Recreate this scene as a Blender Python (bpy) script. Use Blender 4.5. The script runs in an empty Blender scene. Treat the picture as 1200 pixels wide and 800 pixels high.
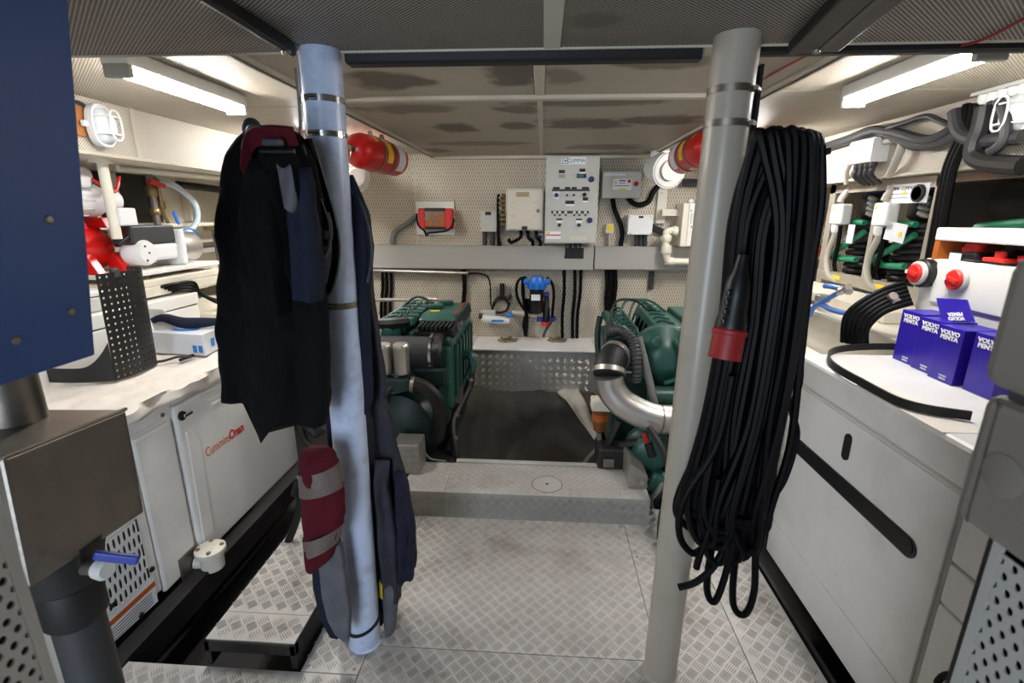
import bpy, bmesh, math, random
from mathutils import Vector, Matrix, noise
random.seed(7)
PI = math.pi
sc = bpy.context.scene
COL = sc.collection
# ------------------------------------------------------------------ camera
FPX, PITCH, YAW, ROLL = 562.0, math.radians(15), math.radians(3.5), math.radians(-0.2)
CAM = Vector((0, 0, 1.5))
FW = Vector((-math.sin(YAW)*math.cos(PITCH), math.cos(YAW)*math.cos(PITCH), -math.sin(PITCH)))
_r = Vector((math.cos(YAW), math.sin(YAW), 0)); _u = _r.cross(FW)
RT = _r*math.cos(ROLL) - _u*math.sin(ROLL)
UP = _u*math.cos(ROLL) + _r*math.sin(ROLL)
cd = bpy.data.cameras.new('camera'); cam = bpy.data.objects.new('camera', cd); COL.objects.link(cam)
cd.sensor_width = 36; cd.lens = FPX/1200*36; cd.clip_start = 0.02; cd.clip_end = 50
m = Matrix((RT, UP, -FW)).transposed().to_4x4(); m.translation = CAM
cam.matrix_world = m
cd.dof.use_dof = True; cd.dof.focus_distance = 2.4; cd.dof.aperture_fstop = 5.6
sc.camera = cam
# ------------------------------------------------------------------ world, exposure
w = bpy.data.worlds.new('world'); sc.world = w; w.use_nodes = True
w.node_tree.nodes['Background'].inputs[0].default_value = (0.5, 0.55, 0.62, 1)
w.node_tree.nodes['Background'].inputs[1].default_value = 0.05
sc.view_settings.view_transform = 'Standard'; sc.view_settings.look = 'None'
sc.view_settings.gamma = 1; sc.view_settings.use_curve_mapping = False
sc.view_settings.exposure = 0.3
LAMP, LAMP_AFT = 80.0, 125.0            # fluorescent tubes: weaker pair near the viewer, aft pair set brighter
# cool fill light added behind the camera, in an unseen door opening
dl = bpy.data.lights.new('cool_fill', 'AREA'); dl.shape = 'RECTANGLE'; dl.size = 0.7; dl.size_y = 1.5
dl.energy = 36; dl.color = (0.70, 0.83, 1.0)
do = bpy.data.objects.new('cool_fill', dl); COL.objects.link(do)
do.location = (-0.75, -1.28, 1.15); do.rotation_euler = (math.radians(90), 0, 0)

# ------------------------------------------------------------------ photo ray helpers
def ray(x, y): return FW*FPX + RT*(x-600) - UP*(y-400)
def at_y(x, y, Y): d = ray(x, y); return CAM + d*(Y/d.y)
def at_x(x, y, X): d = ray(x, y); return CAM + d*(X/d.x)
def at_z(x, y, Z): d = ray(x, y); return CAM + d*((Z-CAM.z)/d.z)

# ------------------------------------------------------------------ materials
M = {}
def _nt(name):
    mt = bpy.data.materials.new(name); mt.use_nodes = True
    nt = mt.node_tree; return mt, nt, nt.nodes['Principled BSDF']
def N(nt, typ, **kw):
    n = nt.nodes.new(typ)
    for k, v in kw.items():
        if k.startswith('i'): n.inputs[int(k[1:])].default_value = v
        else: setattr(n, k, v)
    return n
def lin(c): return tuple((x/12.92 if x <= .04045 else ((x+.055)/1.055)**2.4) for x in [v/255 for v in c])
def mat(name, rgb, rough=0.5, metal=0.0, var=0.12, scale=6.0, bump=0.0, bscale=40.0, emit=0, dirt=None, dirt_amt=0.5, dirt_scale=3.0, spec=0.5, trans=0):
    """rgb in photo-like 0-255 sRGB. var = soft tone variation; dirt = second colour in blotches."""
    mt, nt, b = _nt(name); c = lin(rgb)
    L = nt.links.new
    tc = N(nt, 'ShaderNodeTexCoord')
    n1 = N(nt, 'ShaderNodeTexNoise'); n1.inputs['Scale'].default_value = scale; n1.inputs['Detail'].default_value = 5
    L(tc.outputs['Object'], n1.inputs['Vector'])
    rp = N(nt, 'ShaderNodeMapRange'); rp.inputs[1].default_value = .3; rp.inputs[2].default_value = .7
    rp.inputs[3].default_value = 1-var; rp.inputs[4].default_value = 1+var*.6
    L(n1.outputs[0], rp.inputs[0])
    mx = N(nt, 'ShaderNodeMix', data_type='RGBA', blend_type='MULTIPLY'); mx.inputs[0].default_value = 1
    mx.inputs[6].default_value = (*c, 1); L(rp.outputs[0], mx.inputs[7])
    out = mx.outputs[2]
    if dirt:
        n2 = N(nt, 'ShaderNodeTexNoise'); n2.inputs['Scale'].default_value = dirt_scale; n2.inputs['Detail'].default_value = 8
        n2.inputs['Roughness'].default_value = .65
        L(tc.outputs['Object'], n2.inputs['Vector'])
        r2 = N(nt, 'ShaderNodeMapRange'); r2.inputs[1].default_value = .5; r2.inputs[2].default_value = .72
        r2.inputs[4].default_value = dirt_amt; L(n2.outputs[0], r2.inputs[0])
        m2 = N(nt, 'ShaderNodeMix', data_type='RGBA'); L(r2.outputs[0], m2.inputs[0]); L(out, m2.inputs[6])
        m2.inputs[7].default_value = (*lin(dirt), 1); out = m2.outputs[2]
    L(out, b.inputs['Base Color'])
    b.inputs['Roughness'].default_value = rough; b.inputs['Metallic'].default_value = metal
    b.inputs['Specular IOR Level'].default_value = spec
    if trans: b.inputs['Transmission Weight'].default_value = trans
    if bump:
        n3 = N(nt, 'ShaderNodeTexNoise'); n3.inputs['Scale'].default_value = bscale; n3.inputs['Detail'].default_value = 3
        L(tc.outputs['Object'], n3.inputs['Vector'])
        bp = N(nt, 'ShaderNodeBump'); bp.inputs['Strength'].default_value = bump; bp.inputs['Distance'].default_value = .01
        L(n3.outputs[0], bp.inputs['Height']); L(bp.outputs[0], b.inputs['Normal'])
    if emit:
        b.inputs['Emission Color'].default_value = (*c, 1); b.inputs['Emission Strength'].default_value = emit
    M[name] = mt; return mt
def perf(name, rgb, ax, pu, pv, hole, hcol, stains=(), rough=.55, soot=0.0, wear=0.15, sq=1.0):
    """perforated sheet: staggered round/oval holes. ax = object axes of the sheet plane. stains: (u,v,ru,rv,amount)"""
    mt, nt, b = _nt(name); L = nt.links.new; c = lin(rgb)
    tc = N(nt, 'ShaderNodeTexCoord'); sx = N(nt, 'ShaderNodeSeparateXYZ'); L(tc.outputs['Object'], sx.inputs[0])
    def math_(op, a, b_=None, c_=None):
        n = N(nt, 'ShaderNodeMath', operation=op)
        for i, v in enumerate((a, b_, c_)):
            if v is None: continue
            if isinstance(v, (int, float)): n.inputs[i].default_value = v
            else: L(v, n.inputs[i])
        return n.outputs[0]
    U = sx.outputs['XYZ'.index(ax[0])]; V = sx.outputs['XYZ'.index(ax[1])]
    def dots(off):
        fu = math_('SUBTRACT', math_('FRACT', math_('ADD', math_('DIVIDE', U, pu), off)), .5)
        fv = math_('SUBTRACT', math_('FRACT', math_('ADD', math_('DIVIDE', V, pv), off)), .5)
        fv = math_('MULTIPLY', fv, pv/pu*sq)
        return math_('SQRT', math_('ADD', math_('MULTIPLY', fu, fu), math_('MULTIPLY', fv, fv)))
    d = math_('MINIMUM', dots(0.0), dots(.5))
    h = N(nt, 'ShaderNodeMapRange'); h.inputs[1].default_value = hole-.05; h.inputs[2].default_value = hole+.05
    h.inputs[3].default_value = 1; h.inputs[4].default_value = 0; L(d, h.inputs[0])
    n1 = N(nt, 'ShaderNodeTexNoise'); n1.inputs['Scale'].default_value = 2.2; n1.inputs['Detail'].default_value = 8; n1.inputs['Roughness'].default_value = .65
    L(tc.outputs['Object'], n1.inputs['Vector'])
    r1 = N(nt, 'ShaderNodeMapRange'); r1.inputs[1].default_value = .35; r1.inputs[2].default_value = .75
    r1.inputs[3].default_value = 1.0; r1.inputs[4].default_value = 1-wear-soot; L(n1.outputs[0], r1.inputs[0])
    mx = N(nt, 'ShaderNodeMix', data_type='RGBA', blend_type='MULTIPLY'); mx.inputs[0].default_value = 1
    mx.inputs[6].default_value = (*c, 1); L(r1.outputs[0], mx.inputs[7]); out = mx.outputs[2]
    if stains:
        nd = N(nt, 'ShaderNodeTexNoise'); nd.inputs['Scale'].default_value = 7; nd.inputs['Detail'].default_value = 6
        L(tc.outputs['Object'], nd.inputs['Vector'])
        tot = None
        for (u, v, ru, rv, a) in stains:
            du = math_('DIVIDE', math_('SUBTRACT', U, u), ru); dv = math_('DIVIDE', math_('SUBTRACT', V, v), rv)
            r = math_('ADD', math_('SQRT', math_('ADD', math_('MULTIPLY', du, du), math_('MULTIPLY', dv, dv))), math_('MULTIPLY', math_('SUBTRACT', nd.outputs[0], .5), 1.6))
            g = N(nt, 'ShaderNodeMapRange'); g.inputs[1].default_value = 1.1; g.inputs[2].default_value = .7
            g.inputs[3].default_value = 0; g.inputs[4].default_value = a; L(r, g.inputs[0])
            tot = g.outputs[0] if tot is None else math_('MAXIMUM', tot, g.outputs[0])
        ms = N(nt, 'ShaderNodeMix', data_type='RGBA'); L(tot, ms.inputs[0]); L(out, ms.inputs[6]); ms.inputs[7].default_value = (*lin((52, 46, 38)), 1)
        out = ms.outputs[2]
    mh = N(nt, 'ShaderNodeMix', data_type='RGBA'); L(h.outputs[0], mh.inputs[0]); L(out, mh.inputs[6]); mh.inputs[7].default_value = (*lin(hcol), 1)
    L(mh.outputs[2], b.inputs['Base Color']); b.inputs['Roughness'].default_value = rough
    bp = N(nt, 'ShaderNodeBump'); bp.invert = True; bp.inputs['Strength'].default_value = .5; bp.inputs['Distance'].default_value = .004
    L(h.outputs[0], bp.inputs['Height']); L(bp.outputs[0], b.inputs['Normal'])
    M[name] = mt; return mt

# ------------------------------------------------------------------ mesh builder
def cr(pts, n=6, closed=False):
    """Catmull-Rom smoothing of a polyline"""
    P = [Vector(p) for p in pts]; out = []; L_ = len(P)
    rng = range(L_ if closed else L_-1)
    for i in rng:
        if closed: p0, p1, p2, p3 = P[(i-1) % L_], P[i], P[(i+1) % L_], P[(i+2) % L_]
        else: p0, p1, p2, p3 = P[max(i-1, 0)], P[i], P[i+1], P[min(i+2, L_-1)]
        for k in range(n):
            t = k/n
            out.append(.5*((2*p1)+(p2-p0)*t+(2*p0-5*p1+4*p2-p3)*t*t+(3*p1-p0-3*p2+p3)*t**3))
    if not closed: out.append(P[-1])
    return out
class MB:
    def __init__(s): s.v = []; s.f = []
    def add(s, vs, fs):
        o = len(s.v); s.v += [Vector(v) for v in vs]; s.f += [tuple(i+o for i in f) for f in fs]; return s
    def box(s, x0, x1, y0, y1, z0, z1):
        return s.add([(x0,y0,z0),(x1,y0,z0),(x1,y1,z0),(x0,y1,z0),(x0,y0,z1),(x1,y0,z1),(x1,y1,z1),(x0,y1,z1)],
                     [(0,3,2,1),(4,5,6,7),(0,1,5,4),(1,2,6,5),(2,3,7,6),(3,0,4,7)])
    def obox(s, c, size, R=None):
        R = R or Matrix.Identity(3); c = Vector(c); a, b, d = [x/2 for x in size]
        vs = [c+R@Vector(p) for p in ((-a,-b,-d),(a,-b,-d),(a,b,-d),(-a,b,-d),(-a,-b,d),(a,-b,d),(a,b,d),(-a,b,d))]
        return s.add(vs, [(0,3,2,1),(4,5,6,7),(0,1,5,4),(1,2,6,5),(2,3,7,6),(3,0,4,7)])
    def prism(s, poly, ext):
        n = len(poly); e = Vector(ext); P = [Vector(p) for p in poly]
        nr = Vector((0, 0, 0))
        for i in range(n): nr += P[i].cross(P[(i+1) % n])
        if nr.dot(e) > 0: P = P[::-1]
        return s.add(P+[p+e for p in P], [tuple(range(n)), tuple(range(2*n-1, n-1, -1))]+[(i, n+i, n+(i+1) % n, (i+1) % n) for i in range(n)])
    def tube(s, pts, r, n=8, closed=False, rf=None, flat=None):
        P = [Vector(p) for p in pts]; k = len(P)
        if k < 2: return s
        T = []
        for i in range(k):
            if closed: t = P[(i+1) % k]-P[i-1]
            else: t = P[min(i+1, k-1)]-P[max(i-1, 0)]
            T.append(t.normalized() if t.length > 1e-9 else Vector((0, 0, 1)))
        up = Vector((0, 0, 1)) if abs(T[0].z) < .9 else Vector((1, 0, 0))
        a = T[0].cross(up).normalized(); vs = []
        for i in range(k):
            a = (a-T[i]*a.dot(T[i])); a = a.normalized() if a.length > 1e-6 else T[i].orthogonal().normalized()
            b = T[i].cross(a); rr = r if rf is None else r*rf(i/(k-1))
            for j in range(n):
                t = 2*PI*j/n; vs.append(P[i]+a*math.cos(t)*rr+b*math.sin(t)*rr)
        fs = [(i*n+j, i*n+(j+1) % n, (i+1)*n+(j+1) % n, (i+1)*n+j) for i in range(k-1) for j in range(n)]
        if closed: fs += [((k-1)*n+j, (k-1)*n+(j+1) % n, (j+1) % n, j) for j in range(n)]
        else: fs += [tuple(range(n-1, -1, -1)), tuple((k-1)*n+j for j in range(n))]
        return s.add(vs, fs)
    def ribbon(s, pts, wd, th, closed=False):
        """flat belt: width along vector field wd (constant vector), thickness th"""
        P = [Vector(p) for p in pts]; k = len(P); W = Vector(wd); vs = []
        for i in range(k):
            t = (P[(i+1) % k]-P[i-1]) if closed else (P[min(i+1, k-1)]-P[max(i-1, 0)])
            nn = t.cross(W); nn = nn.normalized()*th/2 if nn.length > 1e-9 else Vector((0, 0, th/2))
            vs += [P[i]-W/2-nn, P[i]+W/2-nn, P[i]+W/2+nn, P[i]-W/2+nn]
        fs = [(i*4+j, i*4+(j+1) % 4, (i+1)*4+(j+1) % 4, (i+1)*4+j) for i in range(k-1) for j in range(4)]
        if closed: fs += [((k-1)*4+j, (k-1)*4+(j+1) % 4, (j+1) % 4, j) for j in range(4)]
        else: fs += [(3, 2, 1, 0), ((k-1)*4, (k-1)*4+1, (k-1)*4+2, (k-1)*4+3)]
        return s.add(vs, fs)
    def cyl(s, p0, p1, r0, r1=None, n=16):
        return s.lathe(p0, Vector(p1)-Vector(p0), [(0, r0), (1, r0 if r1 is None else r1)], n, unit=False)
    def lathe(s, o, ax, prof, n=20, unit=True):
        o = Vector(o); A = Vector(ax); a = A.normalized(); A = a if unit else A
        u = a.orthogonal().normalized(); v = a.cross(u); vs = []; fs = []
        for (t, r) in prof:
            for j in range(n):
                q = 2*PI*j/n; vs.append(o+A*t+u*math.cos(q)*r+v*math.sin(q)*r)
        k = len(prof)
        fs = [(i*n+j, i*n+(j+1) % n, (i+1)*n+(j+1) % n, (i+1)*n+j) for i in range(k-1) for j in range(n)]
        fs += [tuple(range(n-1, -1, -1)), tuple((k-1)*n+j for j in range(n))]
        return s.add(vs, fs)
    def ell(s, c, r, nu=14, nv=8):
        c = Vector(c); vs = []; r = Vector(r)
        for i in range(nv+1):
            p = PI*i/nv
            for j in range(nu):
                q = 2*PI*j/nu; vs.append(c+Vector((r.x*math.sin(p)*math.cos(q), r.y*math.sin(p)*math.sin(q), -r.z*math.cos(p))))
        return s.add(vs, [(i*nu+j, i*nu+(j+1) % nu, (i+1)*nu+(j+1) % nu, (i+1)*nu+j) for i in range(nv) for j in range(nu)])
    def grid(s, fn, nu, nv):
        vs = [fn(i/nu, j/nv) for j in range(nv+1) for i in range(nu+1)]
        return s.add(vs, [(j*(nu+1)+i, j*(nu+1)+i+1, (j+1)*(nu+1)+i+1, (j+1)*(nu+1)+i) for j in range(nv) for i in range(nu)])
    def mesh(s, name, mt, off, smooth, ang=35):
        me = bpy.data.meshes.new(name); me.from_pydata([v-off for v in s.v], [], s.f); me.validate(); me.update()
        bm = bmesh.new(); bm.from_mesh(me); bmesh.ops.remove_doubles(bm, verts=bm.verts, dist=1e-6) if smooth else None
        bmesh.ops.recalc_face_normals(bm, faces=bm.faces); bm.to_mesh(me); bm.free()
        if smooth:
            me.polygons.foreach_set('use_smooth', [True]*len(me.polygons)); me.set_sharp_from_angle(angle=math.radians(ang))
        me.materials.append(M[mt] if isinstance(mt, str) else mt); return me
    def build(s, name, mt, parent=None, smooth=False, bevel=0.0, seg=2, label=None, kind=None, solid=0, ang=35):
        off = WORLD.get(parent.name, Vector()) if parent else s.base()
        me = s.mesh(name, mt, off, smooth, ang); o = bpy.data.objects.new(name, me); COL.objects.link(o)
        if parent: o.parent = parent; WORLD[o.name] = off
        else: o.location = off; WORLD[o.name] = off
        if solid:
            sm = o.modifiers.new('solid', 'SOLIDIFY'); sm.thickness = solid; sm.offset = 0
        if bevel:
            bv = o.modifiers.new('bevel', 'BEVEL'); bv.width = bevel; bv.segments = seg; bv.limit_method = 'ANGLE'; bv.angle_limit = math.radians(40)
        if label: o['label'] = label
        if kind: o['kind'] = kind
        return o
    def base(s):
        xs = [v.x for v in s.v]; ys = [v.y for v in s.v]; zs = [v.z for v in s.v]
        return Vector(((min(xs)+max(xs))/2, (min(ys)+max(ys))/2, min(zs)))
WORLD = {}
def thing(name, label, cat, loc, group=None):
    o = bpy.data.objects.new(name, None); COL.objects.link(o); o.location = loc; o.empty_display_size = .05
    WORLD[o.name] = Vector(loc); o['label'] = label; o['category'] = cat
    if group: o['group'] = group
    return o
def tag(o, label, cat, group=None):
    o['label'] = label; o['category'] = cat
    if group: o['group'] = group
    return o
def struct(o): o['kind'] = 'structure'; return o
def B(*a): return MB().box(*a)
def text(s, size, o, xd, yd, mt, parent, name='lettering', depth=.0012, bold=0, center=True, sx=1.0):
    cu = bpy.data.curves.new('t', 'FONT'); cu.body = s; cu.size = size; cu.extrude = depth/2; cu.offset = bold
    cu.align_x = 'CENTER' if center else 'LEFT'; cu.align_y = 'CENTER'; cu.resolution_u = 3
    to = bpy.data.objects.new('t', cu); COL.objects.link(to)
    bpy.context.view_layer.update()
    me = bpy.data.meshes.new_from_object(to.evaluated_get(bpy.context.evaluated_depsgraph_get()))
    bpy.data.objects.remove(to); bpy.data.curves.remove(cu)
    X = Vector(xd).normalized(); Y = Vector(yd).normalized(); Z = X.cross(Y)
    off = WORLD[parent.name]
    for v in me.vertices: v.co = Vector(o)+X*v.co.x*sx+Y*v.co.y+Z*v.co.z-off
    me.name = name; me.materials.clear(); me.materials.append(M[mt])
    ob = bpy.data.objects.new(name, me); COL.objects.link(ob); ob.parent = parent; WORLD[ob.name] = off
    return ob
def treads(o, ud, vd, w_, h_, parent, cell=.039, mt='tread', hgt=.0024, margin=.012, rot45=True):
    """raised five-bar tread pattern on a plate: o corner, ud/vd unit axes, size w_ x h_; one joined part"""
    o = Vector(o); u = Vector(ud); v = Vector(vd); n = u.cross(v)
    mb = MB(); a = math.radians(45); R = int((w_+h_)/cell)+3
    for i in range(-R, R):
        for j in range(-R, R):
            cu_, cv_ = (i+.5)*cell, (j+.5)*cell
            x = w_/2+cu_*math.cos(a)-cv_*math.sin(a); y = h_/2+cu_*math.sin(a)+cv_*math.cos(a)
            if not (margin < x < w_-margin and margin < y < h_-margin): continue
            th = a if (i+j) % 2 else a+PI/2
            d1 = u*math.cos(th)+v*math.sin(th); d2 = v*math.cos(th)-u*math.sin(th); c = o+u*x+v*y
            for k in range(5):
                q = c+d2*((k-2)*cell*.185); l = cell*.44; ww = cell*.05
                mb.add([q-d1*l, q-d2*ww, q+d1*l, q+d2*ww, q-d1*l*.7+n*hgt, q+d1*l*.7+n*hgt], [(0, 1, 5, 4), (1, 2, 5), (2, 3, 4, 5), (3, 0, 4)])
    if not mb.v: return
    ob = mb.build('tread_bars', mt, parent, kind='stuff'); return ob
def perf_sheet(fn, nu, nv, hr=.3, n=8, squash=1.0, stagger=False):
    """real holes: nu x nv cells, each a square ring around an n-gon hole. fn(u,v)->Vector with u,v in cell units"""
    mb = MB(); idx = {}
    def vid(u, v):
        k = (round(u, 4), round(v, 4))
        if k not in idx: idx[k] = len(mb.v); mb.v.append(Vector(fn(u, v)))
        return idx[k]
    sq = [(1, 0), (1, 1), (0, 1), (-1, 1), (-1, 0), (-1, -1), (0, -1), (1, -1)]
    for j in range(nv):
        for i in range(nu):
            cu_ = i+.5+(.5 if stagger and j % 2 else 0); cv_ = j+.5
            out = [vid(cu_+a*.5, cv_+b*.5) for a, b in sq]
            inn = [vid(cu_+math.cos(k*PI/4)*hr, cv_+math.sin(k*PI/4)*hr*squash) for k in range(8)]
            for k in range(8): mb.f.append((out[k], out[(k+1) % 8], inn[(k+1) % 8], inn[k]))
    return mb
# ------------------------------------------------------------------ material library
mat('white_enamel', (226, 224, 220), .35, var=.05, scale=3, dirt=(170, 165, 158), dirt_amt=.25, dirt_scale=4)
mat('white_plastic', (228, 228, 226), .4, var=.04)
mat('white_board', (232, 230, 222), .5, var=.05)
mat('cream', (222, 215, 198), .5, var=.08, scale=3, dirt=(160, 146, 120), dirt_amt=.35, dirt_scale=3)
mat('cream_pipe', (226, 220, 200), .4, var=.05)
mat('panel_grey', (196, 195, 188), .45, var=.04)
mat('panel_grey_dark', (160, 158, 150), .45, var=.05)
mat('tray_grey', (168, 165, 158), .5, var=.04, scale=2)
mat('pillar_cool_light', (194, 206, 230), .32, var=.06, scale=5, dirt=(96, 100, 116), dirt_amt=.4, dirt_scale=17)  # cool light tinted into the paint both pillars share
mat('pillar_warm_shade', (174, 164, 148), .32, var=.06, scale=4, dirt=(130, 118, 100), dirt_amt=.25, dirt_scale=7)  # same pillar paint, with warm shade put into the colour
mat('alu', (178, 174, 166), .42, .75, var=.1, scale=5, bump=.1, dirt=(120, 110, 98), dirt_amt=.4, dirt_scale=5)
mat('floor_plate', (192, 188, 182), .5, .15, var=.14, scale=7, bump=.06, bscale=120, dirt=(104, 92, 78), dirt_amt=.62, dirt_scale=3.6)
mat('tread', (166, 161, 154), .45, .2, var=.15, scale=9, dirt=(120, 108, 94), dirt_amt=.55, dirt_scale=3.6)
mat('steel', (206, 202, 196), .38, .9, var=.08, scale=8)
mat('steel_dull', (140, 132, 122), .42, .9, var=.18, scale=9, bump=.06, bscale=60)
mat('steel_brushed', (200, 194, 184), .33, .8, var=.1, scale=10)
mat('chrome', (210, 210, 210), .15, 1.0, var=.03)
mat('black_rubber', (18, 17, 17), .55, var=.2)
mat('black_cable', (4, 4, 5), .5, var=.2, spec=.16)
mat('black_plastic', (15, 15, 16), .4, var=.15)
mat('black_paint', (22, 21, 20), .5, var=.2, dirt=(60, 54, 48), dirt_amt=.35)
mat('dark_grey', (50, 50, 52), .5, var=.12)
mat('grey_hose', (120, 120, 116), .5, var=.1)
mat('conduit', (172, 168, 156), .5, var=.06)
mat('bilge', (34, 31, 28), .7, var=.3)
mat('red_gloss', (205, 26, 22), .28, var=.08)
mat('red_plastic', (214, 40, 36), .4, var=.06)
mat('red_dark', (150, 30, 30), .5, var=.1)
mat('orange', (176, 92, 34), .5, var=.15)
mat('blue_cabinet', (48, 86, 150), .5, var=.03, bump=.05, bscale=220)
mat('blue_handle', (36, 52, 140), .4, var=.06)
mat('blue_plastic', (40, 120, 214), .35, var=.06)
mat('blue_hose', (78, 126, 205), .4, var=.08)
mat('blue_carton', (44, 26, 160), .3, var=.06)
mat('purple_carton', (84, 60, 190), .3, var=.06)
mat('green_engine', (40, 84, 74), .38, var=.14, scale=10, dirt=(20, 42, 38), dirt_amt=.5, dirt_scale=8)
mat('green_dark', (20, 44, 40), .42, var=.2, scale=10)
mat('green_hose', (40, 128, 92), .4, var=.08)
mat('cuff_cloth', (38, 38, 54), .9, var=.3, scale=16, bump=.5, bscale=120, spec=.2)
mat('wood', (176, 112, 60), .6, var=.2, scale=12)
mat('paper', (222, 214, 204), .7, var=.06, dirt=(178, 160, 140), dirt_amt=.3, dirt_scale=5)
mat('carton_white', (216, 218, 222), .5, var=.05)
mat('print_blue', (40, 130, 210), .5, var=.05)
mat('print_pale', (120, 185, 235), .5, var=.05)
mat('print_white', (238, 238, 240), .5, var=.02)
mat('print_black', (24, 24, 26), .5, var=.05)
mat('print_dark_blue', (30, 40, 90), .5, var=.05)
mat('print_teal', (20, 110, 120), .5, var=.05)
mat('print_red', (200, 40, 32), .5, var=.05)
mat('print_orange', (196, 92, 30), .5, var=.05)
mat('print_grey', (120, 120, 122), .5, var=.05)
mat('print_yellow', (232, 206, 40), .5, var=.05)
mat('jacket_black', (5, 5, 6), .85, var=.25, scale=14, bump=.4, bscale=160, spec=.2)
mat('navy_cloth', (30, 34, 50), .85, var=.25, scale=12, bump=.4, bscale=160, spec=.2)
mat('slate_cloth', (58, 57, 64), .9, var=.25, scale=12, bump=.4, bscale=160, dirt=(50, 44, 44), dirt_amt=.5, dirt_scale=8, spec=.2)
mat('grey_cloth', (96, 96, 100), .85, var=.2, scale=14, bump=.3, bscale=140, spec=.2)
mat('red_cloth', (80, 15, 26), .85, var=.15, scale=14, bump=.4, bscale=140, spec=.2)
mat('tape_silver', (104, 90, 84), .5, var=.2, scale=20, bump=.3, bscale=90)
mat('mat_black', (56, 52, 47), .7, var=.3, scale=5, bump=.3, bscale=50, dirt=(78, 70, 62), dirt_amt=.4, dirt_scale=6)
mat('sheet_silver', (188, 182, 172), .5, .2, var=.12, scale=8, bump=.3, bscale=24)
mat('glass_lamp', (222, 226, 226), .25, var=.03)
mat('brass', (150, 128, 92), .35, .7, var=.15)
mat('clear_hose', (188, 204, 214), .25, var=.05)
mat('insulation', (196, 188, 170), .7, var=.1)
mat('amber', (120, 70, 30), .4, var=.1)
mat('rack_steel', (172, 164, 150), .4, .35, var=.12, scale=6)
mat('housing_grey', (116, 109, 100), .5, var=.05)
mat('filter_mesh', (34, 34, 36), .5, var=.3, scale=90, bump=.8, bscale=260)
for nm, st_ in (('tube_glow', LAMP), ('tube_glow_aft', LAMP_AFT)):
    mt, nt, b = _nt(nm); b.inputs['Base Color'].default_value = (.9, .9, .9, 1)
    b.inputs['Emission Color'].default_value = (1.0, .98, .955, 1); b.inputs['Emission Strength'].default_value = st_; M[nm] = mt
# perforated sheets. stains are soot patches at fixed places on the panels
ZC, ZN, YB = 1.97, 1.905, 4.2
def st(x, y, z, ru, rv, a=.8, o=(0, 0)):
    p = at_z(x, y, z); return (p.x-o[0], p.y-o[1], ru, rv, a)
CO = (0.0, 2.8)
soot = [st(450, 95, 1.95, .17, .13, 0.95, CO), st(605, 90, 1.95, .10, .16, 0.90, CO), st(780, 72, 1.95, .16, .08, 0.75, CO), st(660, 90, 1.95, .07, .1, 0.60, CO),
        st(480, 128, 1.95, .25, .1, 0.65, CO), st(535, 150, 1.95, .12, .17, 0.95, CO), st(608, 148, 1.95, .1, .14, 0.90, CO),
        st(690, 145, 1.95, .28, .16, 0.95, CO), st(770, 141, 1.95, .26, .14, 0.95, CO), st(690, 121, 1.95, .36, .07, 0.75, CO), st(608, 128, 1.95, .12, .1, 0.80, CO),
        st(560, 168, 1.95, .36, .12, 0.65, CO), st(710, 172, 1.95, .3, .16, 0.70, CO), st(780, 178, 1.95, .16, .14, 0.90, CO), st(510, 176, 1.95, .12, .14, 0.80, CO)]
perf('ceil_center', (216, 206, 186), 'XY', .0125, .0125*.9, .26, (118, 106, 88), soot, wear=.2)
perf('ceil_side', (214, 205, 186), 'XY', .0125, .0125*.9, .25, (138, 126, 106), [st(385, 92, ZC, .14, .12, .35, (0, 2.8))], wear=.15)
perf('ceil_near', (206, 196, 178), 'XY', .0115, .0105, .31, (38, 34, 28), [st(690, 25, ZN, .07, .05, .35, (0, .08)), st(300, 30, ZN, .1, .1, .3, (0, .08))], wear=.2)
perf('fascia_perf', (218, 210, 194), 'YZ', .0125, .0125, .24, (140, 128, 110), wear=.12)
perf('wall_perf', (224, 216, 200), 'XZ', .021, .056, .30, (160, 147, 126), [(.42, .35, .07, .45, .32), (-.95, .55, .05, .3, .2), (.12, .6, .05, .5, .3), (.3, .55, .03, .4, .3)], wear=.2, sq=.42)

# ------------------------------------------------------------------ setting
def plain(name, mb, mt, bevel=0, org=None):
    off = Vector(org) if org else mb.base()
    me = mb.mesh(name, mt, off, False); o = bpy.data.objects.new(name, me); COL.objects.link(o); o.location = off; WORLD[o.name] = off
    if bevel:
        bv = o.modifiers.new('bevel', 'BEVEL'); bv.width = bevel; bv.segments = 2
    return struct(o)
floor = plain('floor', B(-2.75, 2.7, -1.4, YB+.1, -.30, -.25), 'bilge')
def plate(x0, x1, y0, y1, z=0.0, th=.006, parent=None, tr=True, screws=True):
    o = B(x0+.0015, x1-.0015, y0+.0015, y1-.0015, z-th, z).build('plate', 'floor_plate', parent or floor, bevel=.001, seg=1)
    if tr: treads((x0, y0, z), (1, 0, 0), (0, 1, 0), x1-x0, y1-y0, o)
    if screws:
        mb = MB()
        for a, b_ in ((x0+.02, y0+.02), (x1-.02, y0+.02), (x0+.02, y1-.02), (x1-.02, y1-.02)): mb.lathe((a, b_, z-.001), (0, 0, 1), [(0, .006), (.002, .006), (.0026, .003)], 8)
        mb.build('screws', 'steel_dull', o)
    return o
plate(-.59, .435, 1.348, 2.112)
plate(-.59, .435, .55, 1.348, screws=False)
plate(.435, .74, 1.895, 2.25); plate(.435, .74, 1.0, 1.895)
plate(.74, .975, 1.0, 2.25)
plate(-1.40, -.59, .45, 1.232, screws=False); plate(-.79, -.59, 1.232, 2.12)
plate(.435, .975, .3, 1.0, tr=False, screws=False); plate(-.59, .435, -1.3, .55, tr=False, screws=False)
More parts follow.
